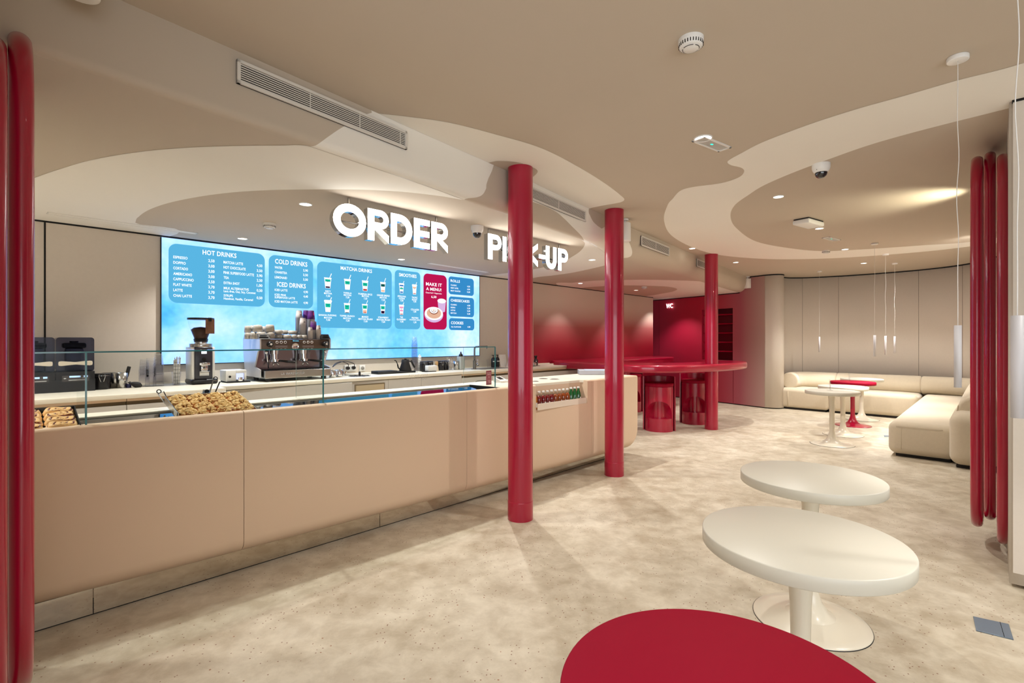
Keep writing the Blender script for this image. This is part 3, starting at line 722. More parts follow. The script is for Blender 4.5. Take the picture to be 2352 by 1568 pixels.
gq = [(-1.6, yf(-1.6) + .054), (3.138, yf(3.143) + .054), (3.138, 3.619), (-1.6, 3.619)]; gz = lambda y: .964 - (3.62 - y) * .072
obj('display_glass', MB().add([(x, y, gz(y) + d_) for d_ in (-.006, 0) for x, y in gq], [(0, 1, 2, 3), (4, 5, 6, 7), (0, 1, 5, 4), (1, 2, 6, 5), (2, 3, 7, 6), (3, 0, 4, 7)], 0, False, LC), M_blackglass, counter)
obj('recess_end', MB().box(3.139, 3.144, yf(3.14) + .053, 3.62, .93, .974, 0, LC), M_blackrough, counter)
mb = MB(); mb.box(3.552, 4.338, yf(4) - .004, yf(4) + .004, .735, .795, 0, LC)
obj('niche_lip', mb, M_frost, counter)
# ---- glass screen on the counter
gs = cthing('glass_screen', 'low clear glass display screen with teal edges standing on the peach counter', 'glass screen', CS, CY0, .975)
LG = Matrix.Translation((-CS, -CY0, -.975)); GY0, GY1, GZ = 3.281, 3.73, 1.337
S3 = [-1.6, .297, 1.53, 3.156]
for a, b_ in zip(S3, S3[1:]): obj('front_pane', MB().add([(a + .004, GY0 + .003, .9755), (b_ - .004, GY0 + .003, .9755), (b_ - .004, GY0 + .003, GZ), (a + .004, GY0 + .003, GZ)], [(0, 1, 2, 3)], 0, False, LG), M_glass, gs, False)
for a, b_ in zip(S3, S3[1:]): obj('top_pane', MB().add([(a + .002, GY0 + .002, GZ + .004), (b_ - .002, GY0 + .002, GZ + .004), (b_ - .002, GY1, GZ + .004), (a + .002, GY1, GZ + .004)], [(0, 1, 2, 3)], 0, False, LG), M_glass, gs, False)
for s in S3[1:]: obj('divider_pane', MB().add([(s, GY0 + .008, .9755), (s, GY1, .9755), (s, GY1, GZ), (s, GY0 + .008, GZ)], [(0, 1, 2, 3)], 0, False, LG), M_glass, gs, False)
for k, (a, b_) in enumerate(zip(S3, S3[1:])):
    obj('edge_strip', MB().box(a, b_, GY0 - .0015, GY0 + .0015, GZ, GZ + .0075, 0, LG), M_gedge, gs)
for s in S3[1:]: obj('corner_strip', MB().box(s - .004, s + .004, GY0 - .001, GY0 + .007, .9755, GZ, 0, LG), M_gedge, gs)
M_gpale = mat('pale_glass_edge', (170, 186, 180), .3)
for s in S3[2:]: obj('rear_edge_strip', MB().box(s - .0012, s + .0012, GY1 - .001, GY1 + .001, .9755, GZ, 0, LG), M_gpale, gs)

# ---- text
def text_geo(txt, bold=.018):
    cu = bpy.data.curves.new('t', 'FONT'); cu.body = txt; cu.size = 1; cu.offset = bold; cu.resolution_u = 3; cu.space_character = 1.05
    o = bpy.data.objects.new('t', cu); COL.objects.link(o); dg = bpy.context.evaluated_depsgraph_get(); dg.update()
    me = bpy.data.meshes.new_from_object(o.evaluated_get(dg)); v = [tuple(p.co) for p in me.vertices]; f = [list(p.vertices) for p in me.polygons]
    bpy.data.objects.remove(o); bpy.data.meshes.remove(me); bpy.data.curves.remove(cu); return v, f
TXC = {}
def put_text(mb, txt, x0, x1, ztop, cap, y=0, mi=0, mirror=False, tilt=None):
    if txt not in TXC: TXC[txt] = text_geo(txt)
    v, f = TXC[txt]
    if not v: return
    xa, xb = min(p[0] for p in v), max(p[0] for p in v); low = any(ch.islower() for ch in txt)
    hi = max(p[1] for p in v); lo_ = 0 if (',' in txt or low) else min(p[1] for p in v); k = cap / (hi - lo_); sx = (x1 - x0) / (xb - xa)
    out = [((x0 + (p[0] - xa) * sx) if not mirror else (x1 - (p[0] - xa) * sx), y, ztop - cap + (p[1] - lo_) * k) for p in v]
    if tilt is not None: out = [tilt @ Vector(p) for p in out]
    mb.add(out, f, mi, False)

# ================================================================ MENU SCREEN
s0s, s1s = SC(370, CW)[0], SC(1099, CW)[0]; z0s, z1s = 1.163, H2 - .022
def led_background():
    m = bpy.data.materials.new('screen_picture'); m.use_nodes = True; nt = m.node_tree; nt.nodes.clear(); L = nt.links.new
    tc = nt.nodes.new('ShaderNodeTexCoord'); n1 = nt.nodes.new('ShaderNodeTexNoise'); n1.inputs['Scale'].default_value = .9; n1.inputs['Detail'].default_value = 4; n1.inputs['Distortion'].default_value = .6
    n2 = nt.nodes.new('ShaderNodeTexNoise'); n2.inputs['Scale'].default_value = 14; n2.inputs['Detail'].default_value = 2
    L(tc.outputs['Object'], n1.inputs['Vector']); L(tc.outputs['Object'], n2.inputs['Vector'])
    r = nt.nodes.new('ShaderNodeValToRGB'); L(n1.outputs['Fac'], r.inputs[0]); e = r.color_ramp.elements
    e[0].position = .28; e[0].color = rgba((60, 168, 205)); e[1].position = .72; e[1].color = rgba((212, 234, 248))
    for p, c in ((.38, (96, 192, 224)), (.48, (142, 214, 238)), (.60, (182, 226, 244))): q = e.new(p); q.color = rgba(c)
    mx = nt.nodes.new('ShaderNodeMix'); mx.data_type = 'RGBA'; mx.blend_type = 'OVERLAY'; mx.inputs[0].default_value = .28
    L(r.outputs[0], mx.inputs[6]); L(n2.outputs['Fac'], mx.inputs[7])
    em = nt.nodes.new('ShaderNodeEmission'); em.inputs[1].default_value = 1.1; m2 = nt.nodes.new('ShaderNodeMix'); m2.data_type = 'RGBA'; m2.blend_type = 'MULTIPLY'; m2.inputs[0].default_value = 1; m2.inputs[7].default_value = (1.35, 1.15, 1.8, 1); L(mx.outputs[2], m2.inputs[6]); L(m2.outputs[2], em.inputs[0]); o = nt.nodes.new('ShaderNodeOutputMaterial'); L(em.outputs[0], o.inputs[0]); return m
M_led = led_background()
scr = thing('menu_screen', 'huge bright blue menu screen on the wall behind the counter', 'menu screen', W(s0s, CW + .02), TH)
obj('screen_panel', MB().box(0, s1s - s0s, 0, .018, z0s, z1s), M_led, scr)
fb = MB(); fb.box(-.008, 0, -.002, .018, z0s, z1s); fb.box(s1s - s0s, s1s - s0s + .008, -.002, .018, z0s, z1s); fb.box(-.008, s1s - s0s + .008, -.002, .018, z0s - .008, z0s)
obj('screen_frame', fb, M_black, scr)
def SW(px, py): p = VP(px, py, NV, CW + .02); return A.dot(p) - s0s, p.z
def zA(px, n): return n / F * SC(px, CW + .02)[1]     # pixel length -> metres at that column
E_panel = emis('panel_blue', (88, 178, 222), 1.0); E_panel2 = emis('panel_deep_blue', (54, 138, 198), 1.0); E_txt = emis('lettering_white', (250, 252, 255), 1.25)
E_card = emis('card_crimson', (186, 22, 78), 1.0)
def rrect(x0, x1, z0, z1, r, n=7):
    P = []
    for cx, cz, a0 in ((x1 - r, z1 - r, 0), (x0 + r, z1 - r, PI / 2), (x0 + r, z0 + r, PI), (x1 - r, z0 + r, 3 * PI / 2)):
        for k in range(n + 1): a = a0 + PI / 2 * k / n; P.append((cx + r * math.cos(a), cz + r * math.sin(a)))
    return P
def flat(mb, P, y, mi=0): mb.poly([Vector((p[0], y, p[1])) for p in P], mi) if False else mb.add([(p[0], y, p[1]) for p in P], [tuple(t) for t in tessellate_polygon([[Vector((p[0], p[1], 0)) for p in P]])], mi)
def panel(x0p, x1p, y0p, y1p, mt, r=.075):
    a, zt = SW(x0p, y0p); b_, _ = SW(x1p, y0p); _, zb = SW(x0p, y1p); mb = MB(); flat(mb, rrect(a, b_, zb, zt, r), -.003)
    return obj('menu_panel', mb, mt, scr, False)
def mk(scale, ox, oy):
    return lambda X, Y: (ox + X / scale, oy + Y / scale)
def texts(parent, rows, conv, scale, y=-.005, mt=None):
    for t, X0, X1, Y, cap in rows:
        mb = MB(); (xa, ya), (xb, _) = conv(X0, Y), conv(X1, Y); s, z = SW(xa, ya); s2, _ = SW(xb, ya); put_text(mb, t, s, s2, z, zA(xa, cap / scale), y)
        obj('text_line', mb, mt or E_txt, parent, False)
c1 = mk(5.47, 370, 520)
p1 = panel(387, 608, 557.5, 694.6, E_panel)
rows = [('HOT DRINKS', 520, 945, 292, 60)]
for (t, x), Y in zip((('ESPRESSO', 330), ('DOPPIO', 308), ('CORTADO', 337), ('AMERICANO', 388), ('CAPPUCCINO', 408), ('FLAT WHITE', 382), ('LATTE', 270), ('CHAI LATTE', 386)), (365, 433, 503, 573, 640, 710, 778, 848)): rows.append((t, 152, x, Y, 34))
for t, Y in zip(('2,50', '3,00', '3,00', '3,00', '3,50', '3,70', '3,70', '3,70'), (410, 477, 543, 610, 675, 741, 807, 873)): rows.append((t, 592, 670, Y, 34))
rows += [('MATCHA LATTE', 782, 1028, 430, 34), ('HOT CHOCOLATE', 782, 1060, 494, 34), ('PINK SUPERFOOD LATTE', 782, 1165, 560, 34), ('TEA', 785, 850, 624, 32), ('EXTRA SHOT', 785, 985, 690, 32), ('MILK ALTERNATIVE', 785, 1100, 757, 30),
         ('Lact.-free, Oat, Soy, Coconut', 785, 1185, 795, 28), ('SYRUPS', 785, 900, 850, 30), ('Hazelnut, Vanilla, Caramel', 785, 1152, 888, 28)]
for t, Y in zip(('4,50', '3,50', '3,90', '2,50', '1,00', '0,50', '0,50'), (472, 536, 598, 658, 722, 785, 878)): rows.append((t, 1200, 1270, Y, 32))
texts(p1, rows, c1, 5.47)
p2 = panel(617, 719, 584, 704.6, E_panel)
texts(p2, [('COLD DRINKS', 1430, 1835, 405, 60), ('WATER', 1425, 1522, 497, 30), ('CHARITEA', 1425, 1580, 556, 30), ('LEMONAID', 1425, 1580, 620, 30), ('2,90', 1783, 1842, 535, 28), ('3,50', 1783, 1842, 592, 28), ('3,50', 1783, 1842, 650, 28),
           ('ICED DRINKS', 1455, 1815, 695, 58), ('ICED LATTE', 1425, 1585, 780, 28), ('ICED PINK', 1425, 1570, 842, 26), ('SUPERFOOD LATTE', 1425, 1680, 875, 26), ('ICED MATCHA LATTE', 1425, 1712, 925, 28),
           ('4,90', 1787, 1842, 806, 28), ('4,40', 1787, 1842, 863, 28), ('4,90', 1787, 1842, 943, 28)], c1, 5.47)
c3 = mk(9.224, 720, 600)
p3 = panel(728, 899.5, 599, 752, E_panel)
rows = [('MATCHA DRINKS', 572, 1235, 100, 78)]
for r in ((('DIRTY', 245, 362, 612), ('MATCHA', 220, 388, 655), ('7,50', 262, 348, 712)), (('VANILLA', 630, 803, 645), ('MATCHA', 638, 800, 692), ('7,50', 680, 757, 742)), (('PUMPKIN SPICE', 950, 1240, 668), ('MATCHA', 1020, 1172, 715), ('7,50', 1062, 1135, 768)),
          (('GINGER BREAD', 1340, 1610, 695), ('MATCHA', 1402, 1550, 745), ('7,50', 1438, 1512, 797)), (('BANANA PUDDING', 108, 480, 1115), ('MATCHA', 220, 388, 1172), ('7,50', 265, 350, 1220)), (('TOFFEE CRUNCH', 555, 865, 1133), ('MATCHA', 628, 790, 1185), ('7,50', 682, 760, 1235)),
          (('MANGO', 1020, 1160, 1155), ('MATCHA SPLASH', 950, 1248, 1200), ('7,50', 1062, 1140, 1250)), (('STRAWBERRY', 1365, 1587, 1168), ('MATCHA SPLASH', 1337, 1618, 1215), ('7,50', 1440, 1513, 1262))):
    for t, a, b_, Y in r: rows.append((t, a, b_, Y, 37))
texts(p3, rows, c3, 9.224)
p4 = panel(906.5, 965, 619, 755, E_panel, .06)
texts(p4, [('SMOOTHIES', 1808, 2178, 245, 72)] + [(t, a, b_, Y, 36) for t, a, b_, Y in (('SPIRULINA', 1778, 1955, 718), ('OCEAN', 1805, 1928, 765), ('7,90', 1835, 1900, 812), ('TROPIC', 2078, 2200, 745), ('BOOST', 2085, 2192, 790), ('7,90', 2110, 2172, 832),
      ('THE', 1830, 1890, 1165), ('GLOWBERRY', 1760, 1958, 1210), ('7,90', 1830, 1900, 1258), ('COLLAGEN', 2058, 2230, 1000), ('1,00', 2112, 2172, 1045), ('PROTEIN', 2078, 2215, 1178), ('POWDER (20G)', 2035, 2250, 1222), ('1,50', 2115, 2175, 1270))], c3, 9.224)
c9 = mk(9.224, 900, 600)
p5 = panel(972.4, 1025.8, 627, 756, E_card, .07)
texts(p5, [('MAKE IT', 718, 1055, 440, 70), ('A MENU!', 722, 1045, 545, 66), ('Classic Roll + Cappuccino', 712, 1052, 645, 26), ('6,50', 832, 940, 725, 46)], c9, 9.224)
for a, b_, y0, y1, rows in ((1030, 1088, 634, 675, [('ROLLS', 1240, 1438, 380, 55), ('CLASSIC', 1243, 1370, 485, 30), ('NEXT LEVEL', 1243, 1408, 545, 30), ('MOST WANTED', 1243, 1448, 605, 30), ('4,50', 1590, 1652, 515, 30), ('4,90', 1590, 1652, 575, 30), ('5,20', 1590, 1652, 632, 30)]),
                       (1030.5, 1088.5, 680, 726, [('CHEESECAKES', 1243, 1640, 795, 55), ('CLASSIC', 1243, 1372, 900, 30), ('BUENO', 1243, 1340, 960, 30), ('LOTUS', 1243, 1338, 1018, 30), ('MATCHA', 1243, 1365, 1078, 30), ('4,90', 1592, 1655, 920, 30), ('5,20', 1592, 1655, 978, 30), ('5,20', 1592, 1655, 1035, 30), ('5,20', 1592, 1655, 1095, 30)]),
                       (1031, 1089, 730, 757.5, [('COOKIES', 1250, 1510, 1270, 60), ('ALL FLAVOURS', 1250, 1462, 1370, 30), ('4,20', 1597, 1658, 1372, 30)])):
    q = panel(a, b_, y0, y1, E_panel2, .05); texts(q, rows, c9, 9.224)
EW = emis('picture_white', (250, 252, 252), 1.1); EG = emis('picture_teal', (24, 190, 160), 1.0); EDG = emis('picture_dark_teal', (12, 90, 88), .9); EP = emis('picture_plum', (52, 22, 60), .8)
EO = emis('picture_peach', (244, 190, 160), 1.0); ER = emis('picture_red', (190, 60, 60), 1.0); EPK = emis('picture_pink', (240, 140, 190), 1.0); EB = emis('picture_blue', (30, 110, 190), 1.0)
PICM = [EW, EG, EDG, EP, EO, ER, EPK, EB]
def drink(parent, X, Yt, Yb, w_, cols, cream=False):
    mb = MB(); (px, pt), (_, pb) = c3(X, Yt), c3(X, Yb); s, zt = SW(px, pt); _, zb = SW(px, pb); hw = zA(px, w_ / 9.224) * .36 * 1.35; h = zt - zb
    def band(u0, u1, k, mi, y): 
        a, b_ = hw * (.72 + .28 * u0) * k, hw * (.72 + .28 * u1) * k; flat(mb, [(s - a, zb + h * u0), (s + a, zb + h * u0), (s + b_, zb + h * u1), (s - b_, zb + h * u1)], y, mi)
    band(0, .95, 1, 0, -.0045); flat(mb, rrect(s - hw * 1.08, s + hw * 1.08, zt - h * .09, zt, h * .03, 3), -.0046, 0)
    for u0, u1, mi in cols: band(u0, u1, .82, mi, -.005)
    if cream:
        for k in range(5): flat(mb, [(s + hw * (.4 * (k - 2)) + hw * .38 * math.cos(a * .7), zt + h * .05 + h * .10 * math.sin(a * .7)) for a in range(9)], -.0052 - k * .0001, 0)
    x = s + hw * .45; flat(mb, [(x, zt - .002), (x + hw * .18, zt - .002), (x + hw * .72, zt + h * .40), (x + hw * .50, zt + h * .42)], -.0044, 0)
    for q in range(3): flat(mb, rrect(s - hw * .35 + q * hw * .25, s - hw * .2 + q * hw * .25, zt - h * (.36 + .05 * (q % 2)), zt - h * (.28 + .04 * (q % 2)), .002, 2), -.0056, 2)
    obj('drink_picture', mb, PICM, parent, False)
for X, Yt, Yb, w_, cols, cr in ((300, 345, 570, 160, [(.62, .84, 1), (.03, .17, 3)], 0), (716, 375, 600, 150, [(.5, .8, 1)], 0), (1090, 408, 630, 145, [(.48, .78, 1), (.03, .2, 5)], 0), (1468, 440, 655, 130, [(.55, .8, 2), (.05, .22, 4)], 0),
                           (304, 850, 1072, 155, [(.45, .8, 1)], 1), (708, 885, 1092, 140, [(.35, .8, 1), (.0, .06, 3)], 0), (1085, 905, 1102, 130, [(.5, .85, 1), (.02, .35, 4), (.02, .15, 5)], 0), (1466, 920, 1110, 125, [(.5, .85, 1), (.03, .32, 3)], 0)): drink(p3, X, Yt, Yb, w_, cols, cr)
for X, Yt, Yb, w_, cols in ((1862, 490, 676, 118, [(.8, .95, 7), (.45, .62, 1), (.05, .2, 7)]), (2136, 515, 702, 112, [(.7, .86, 4), (.06, .14, 5)]), (1860, 945, 1132, 116, [(.75, .92, 6), (.4, .55, 6), (.03, .12, 5)])): drink(p4, X, Yt, Yb, w_, cols, 1)
# picture of roll and glass on the crimson card
def cpt(X, Y): return SW(*c9(X, Y))
mb = MB()
def ell(X, Y, rx, ry, y, mi, n=28):
    s, z = cpt(X, Y); a = SW(*c9(X + rx, Y))[0] - s; b_ = z - cpt(X, Y + ry)[1]; flat(mb, [(s + a * math.cos(2 * PI * k / n), z + b_ * math.sin(2 * PI * k / n)) for k in range(n)], y, mi)
g0, g1, g2, g3 = cpt(968, 850), cpt(1140, 870), cpt(1125, 1050), cpt(985, 1030)
E_lav = emis('picture_lavender', (214, 180, 224), 1.0); E_bun = emis('picture_bun', (226, 178, 150), 1.0); E_cin = emis('picture_cinnamon', (140, 66, 44), .9)
flat(mb, [g0, g1, g2, g3], -.0042, 1); ell(1054, 840, 90, 50, -.0044, 0); ell(1056, 1050, 70, 30, -.0043, 1)
ell(888, 1130, 195, 165, -.0046, 1); ell(888, 1105, 190, 140, -.0048, 0); ell(890, 1100, 150, 112, -.0050, 2); ell(886, 1050, 92, 72, -.0052, 3); ell(884, 1040, 84, 64, -.0054, 0); ell(884, 1040, 52, 40, -.0056, 3); ell(884, 1036, 46, 34, -.0058, 0); ell(884, 1036, 18, 14, -.006, 2)
obj('food_picture', mb, [EW, E_lav, E_bun, E_cin], p5, False)

# ================================================================ HANGING LETTER SIGNS
def arc(cx, cy, r, a0, a1, n=14, ry=None): ry = r if ry is None else ry; return [(cx + r * math.cos(math.radians(a0 + (a1 - a0) * k / n)), cy + ry * math.sin(math.radians(a0 + (a1 - a0) * k / n))) for k in range(n + 1)]
def glyph(ch, w_, h):
    t = .235 * h
    if ch == 'O': return [([p for p in arc(w_ / 2, h / 2, w_ / 2, 0, 348, 29, h / 2)], [[p for p in arc(w_ / 2, h / 2, w_ / 2 - t, 0, 348, 29, h / 2 - t)]])]
    if ch in 'RP':
        r = .30 * h; cx = max(w_ - r, t * .8); P = [(0, 0), (t, 0)]
        P += [(t, .36 * h), (w_, 0 - .03 * h), (w_, .22 * h), (w_ * .62, .415 * h)] if ch == 'R' else [(t, .38 * h)]
        P += arc(cx, h - r, r, -75 if ch == 'R' else -90, 90) + [(0, h)]
        ri = r - t * .82; return [(P, [[(t, h - r - ri), (t, h - r + ri)] + arc(cx, h - r, ri, 90, -90, 10)])]
    if ch == 'D':
        cx = w_ - h / 2 if w_ > h * .55 else w_ * .15; rx = w_ - cx
        return [([(0, 0)] + arc(cx, h / 2, rx, -90, 90, 18, h / 2) + [(0, h)], [[(t, t), (t, h - t)] + arc(max(cx, t), h / 2, w_ - max(cx, t) - t, 90, -90, 14, h / 2 - t)])]
    if ch == 'E': b_ = .2 * h; return [([(0, 0), (w_, 0), (w_, b_), (t, b_), (t, .4 * h), (w_ * .97, .4 * h), (w_ * .97, .6 * h), (t, .6 * h), (t, h - b_), (w_, h - b_), (w_, h), (0, h)], [])]
    if ch == 'I': return [([(0, 0), (w_, 0), (w_, h), (0, h)], [])]
    if ch == 'C': return [(arc(w_ * .55, h / 2, w_ * .55, 50, 310, 22, h / 2) + arc(w_ * .55, h / 2, w_ * .55 - t, 310, 50, 18, h / 2 - t), [])]
    if ch == 'K': return [([(0, 0), (t, 0), (t, h), (0, h)], []), ([(t * 1.02, h * .5), (w_, h), (w_, h * .76), (t * 1.02 + (w_ - t) * .50, h * .5), (w_, h * .24), (w_, 0)], [])]
    if ch == '-': return [([(0, .38 * h), (w_, .38 * h), (w_, .56 * h), (0, .56 * h)], [])]
    if ch == 'U': r = w_ / 2; return [([(0, h), (0, r)] + arc(r, r, r, 180, 360, 18) + [(w_, h), (w_ - t, h), (w_ - t, r)] + arc(r, r, r - t, 360, 180, 14) + [(t, r), (t, h)], [])]
M_side = mat('mirror_letter_side', (200, 204, 208), .08, metal=1)
SGC = -3.35
def letter_sign(name, label, chars, rods, z0, z1, depth=.055):
    s0 = SC(chars[0][1], SGC)[0]; t = thing(name, label, 'letter sign', W(s0, SGC, 0), TH, 'glowing hanging letter signs')
    for ch, pa, pb in chars:
        a, b_ = SC(pa, SGC)[0] - s0, SC(pb, SGC)[0] - s0; h = z1 - z0; mb = MB()
        for outer, holes in glyph(ch, b_ - a, h):
            loops = [outer] + holes; tri = tessellate_polygon([[Vector((p[0], p[1], 0)) for p in l] for l in loops]); fl = [p for l in loops for p in l]
            mb.add([(a + p[0], 0, z0 + p[1]) for p in fl], [tuple(q) for q in tri], 0); mb.add([(a + p[0], depth, z0 + p[1]) for p in fl], [tuple(q) for q in tri], 1)
            for l in loops:
                n = len(l); mb.add([(a + p[0], .0, z0 + p[1]) for p in l] + [(a + p[0], depth, z0 + p[1]) for p in l], [(i, (i + 1) % n, n + (i + 1) % n, n + i) for i in range(n)], 1)
        obj('letter', mb, [M_sign, M_side], t, False)
    for px in rods:
        a = SC(px, SGC - .03)[0] - s0; obj('hanging_rod', MB().cyl(.010, z1 - .004, H2, 12, 0, T3(a, .03, 0)), M_steel, t)
    a = SC(chars[0][1] + 12, SGC)[0] - s0; b_ = SC(chars[-1][2] - 8, SGC)[0] - s0; zb = z0 + (z1 - z0) * .46
    obj('rail', MB().tube([(a, .03, zb), (b_, .03, zb)], .006, 8), M_steel, t)
letter_sign('order_sign', 'glowing white ORDER letters with mirror sides hanging above the counter', [('O', 765, 841), ('R', 844.5, 893), ('D', 897.5, 947), ('E', 951, 987), ('R', 991, 1028.5)], (801, 1002), 2.152, 2.388)
letter_sign('pick_up_sign', 'glowing white PICK-UP letters partly hidden by the nearest red column', [('P', 1121, 1152), ('I', 1154.5, 1163), ('C', 1166, 1194), ('K', 1198, 1235), ('-', 1238, 1252), ('U', 1254, 1278), ('P', 1282, 1304.5)], (1122.5, 1284.6), 2.152, 2.388)
# WC sign on the rear wall
r = RWC(1532); p = WW(r, 0, .03); t = thing('wc_sign', 'small glowing WC letters on the dark red rear wall', 'letter sign', (p.x, p.y, 0), math.atan2(DW.y, DW.x))
zc = VP(1540, 702, NW, CWC + .03).z; L_ = RWC(1547) - r; mb = MB(); put_text(mb, 'WC', 0, L_ , zc + .055, .11); obj('letter_pair', mb, M_wsign, t, False)
obj('sign_back', MB().box(0, L_, .004, .02, zc - .02, zc), M_redmatte, t)


# ================================================================ BACK COUNTER
ZB = .975
def yb(s): return 4.93 if s < 1.40 else lerp([(1.4, 5.11), (3.2, 5.19), (7.1, 5.21)], s)
def sB(px, y=5.2): return SC(px, -y)[0]
bt = cthing('back_worktop', 'long cream worktop running under the menu screen behind the front counter', 'worktop', 2.0, 5.5, .935)
LB = Matrix.Translation((-2.0, -5.5, -.935))
sE = 7.06
obj('worktop_slab', MB().slab([(-1.6, 4.93), (1.4, 4.93), (1.4, CW * -1 - .002), (-1.6, CW * -1 - .002)], .937, ZB, .004, 2, 0, LB), M_bc, bt)
obj('worktop_slab', MB().slab([(1.403, 5.11), (3.2, 5.19), (sE, 5.21), (sE, 5.906), (1.403, 5.906)], .937, ZB, .004, 2, 0, LB), M_bc, bt)
obj('upstand', MB().box(-1.6, sE, 5.896, 5.906, ZB, ZB + .012, 0, LB), M_bc, bt)
obj('end_panel', MB().box(sE - .03, sE, 5.22, 5.90, 0, .936, 0, LB), M_body, bt)
seams = [-1.6, -.4, sB(291, 4.95), 1.395, sB(805), sB(893), sB(969), sB(1062), sB(1160), sB(1256), sE - .035]
labs = ['cream base cabinet at the far left under the blenders', 'cream base cabinet under the first black blender', 'cream base cabinet under the plastic cups and straws', 'long plain cream base cabinet below the espresso machine',
        'cream base unit with a beige recessed-handle drawer', 'cream base cabinet left of the sink, below the kettle', 'cream base cabinet under the black storage jars', 'cream base cabinet under the sink tap', 'cream base cabinet mostly hidden by the nearest red column', 'last cream base cabinet at the right end of the back counter']
for k, (a, b_) in enumerate(zip(seams, seams[1:])):
    m_ = (a + b_) / 2; y = yb(m_) + .02 if m_ > 1.4 else 4.95; t = cthing('base_cabinet', labs[k], 'cabinet', m_, y, 0, 'cream base cabinets of the back counter'); h = (b_ - a) / 2 - .002
    gap = k in (0, 1, 2, 7, 8, 9)
    obj('carcass', MB().box(-h, h, .03, .6, .08, .935).box(-h, h, .06, .6, 0, .08), M_cabdark if gap else M_cab, t)
    obj('door', MB().box(-h, h, 0, .02, .08, .885 if gap else .93, 0, None, .002, 1, False), M_cab, t)
    if gap: obj('top_rail', MB().box(-h, h, .0, .03, .915, .935), M_body, t)
    if k == 4:
        Md = mat('beige_drawer', (190, 172, 140), .45)
        obj('drawer_front', MB().box(-h * .80, h * .80, -.006, 0, .2, .90, 0, None, .003, 2), M_cabdark, t)
        obj('drawer_panel', MB().box(-h * .74, h * .74, -.012, -.004, .2, .885, 0, None, .005, 2), Md, t)
        obj('handle_recess', MB().slab([(-h * .22, -.73), (h * .22, -.73), (h * .22, -.80), (-h * .22, -.80)], .010, .016, .003, 2, 0, T3(rx=PI / 2)), M_cabdark, t)
def item(name, label, cat, px, y, group=None, z=ZB, rz=0):
    s, d = SC(px, -y); t = thing(name, label, cat, W(s, -y, z), TH + rz, group); t['_d'] = d; return t, s, d
def hz(py, d): return HC - (py - CY) * d / F
def wpx(n, px, y):                                           # pixel width -> metres along s at that spot
    return SC(px + n / 2, -y)[0] - SC(px - n / 2, -y)[0]
M_smoke = glass_thin('smoky_plastic', (168, 172, 190), 1.6, .03)
# ---- blenders
def blender(px, label):
    y = 5.47; t, s, d = item('blender', label, 'blender', px, y, 'black blenders with smoky sound covers'); w_ = .125; H = .45
    b_ = MB(); b_.prism([(-w_, 0), (w_, 0), (w_ * 1.02, .30), (-w_ * 1.02, .30)], 0, .1, 0); b_.prism([(-w_ * .98, 0.01), (w_ * .98, 0.01), (w_, .30), (-w_, .30)], .1, .165, 0)
    obj('base', b_, M_black_p, t)
    cp_ = obj('control_panel', MB().box(-.085, .085, -.004, .004, .085, .135), mat('grey_control_panel', (70, 66, 66), .4), t)
    obj('display', MB().box(-.04, .03, -.006, -.003, .118, .132).box(.05, .075, -.006, -.003, .118, .132), emis('blue_white_display', (190, 220, 255), 1.3), cp_)
    obj('button', MB().box(-.045, .07, -.0055, -.003, .094, .100).box(-.075, -.06, -.0055, -.003, .108, .116), M_steel, cp_)
    sh = MB(); P = rrect(-w_ * .96, w_ * .96, .165, H, .022, 4)
    sh.add([(p[0], yy, p[1]) for yy in (.015, .27) for p in P], [(i, (i + 1) % len(P), len(P) + (i + 1) % len(P), len(P) + i) for i in range(len(P))] + [tuple(range(len(P))), tuple(range(len(P), 2 * len(P)))], 0, False)
    obj('sound_cover', sh, M_smoke, t, False)
    obj('jar', MB().box(-.06, .06, .08, .2, .168, .36, 0, None, .015, 3), mat('jar_grey', (96, 98, 112), .2), t)
    obj('jar_lid', MB().box(-.075, .075, .07, .21, .36, .405, 0, None, .012, 2).cyl(.03, .405, .42, 16, 0, T3(0, .14, 0)), M_black_p, t)
    P = [(-.105, -.016), (-.09, -.02), (0, -.010), (.09, -.02), (.105, -.016), (.108, 0), (.105, .016), (.09, .02), (0, .010), (-.09, .02), (-.105, .016), (-.108, 0)]
    obj('handle', MB().slab(P, .0, .014, .004, 2, 0, T3(0, .008, .235, rx=PI / 2)), mat('ivory_handle', (222, 212, 196), .4), t)
blender(79, 'black blender with smoky cover, cut by the red loop at the left'); blender(174, 'black blender with smoky cover, fully visible beside the black canister')
# ---- canister, cups and small items
def clampjar(px, y, r, h, label, name='storage_canister', group=None):
    t, s, d = item(name, label, 'storage jar', px, y, group)
    obj('body', MB().cyl(r, 0, h * .86, 28, bev=.004), M_black_p, t); obj('lid', MB().cyl(r * 1.02, h * .87, h, 28, bev=.004), M_black_p, t)
    cl = MB(); cl.tube([(-.3 * r, -r * 1.0, h * .95), (-.34 * r, -r * 1.06, h * .8), (-.16 * r, -r * 1.08, h * .5), (.16 * r, -r * 1.08, h * .5), (.34 * r, -r * 1.06, h * .8), (.3 * r, -r * 1.0, h * .95)], .0025, 6)
    cl.lathe([(r * 1.03, h * .855), (r * 1.03, h * .875)], 28)
    obj('clasp', cl, M_chrome, t); return t
clampjar(232, 5.58, .062, .138, 'large black canister with wire clasp beside the blender'); clampjar(250, 5.72, .05, .135, 'second black canister half hidden behind the first one')
def lathething(name, label, cat, px, y, prof_, m, group=None, n=28, z=ZB, part=None):
    t, s, d = item(name, label, cat, px, y, group, z); obj(part or 'body', MB().lathe(prof_, n), m, t); return t
cupprof = lambda r0, r1, h, w_=.002: [(0, 0), (r0, 0), (r1, h), (r1 - w_, h), (r0 - w_, .003), (0, .003)]
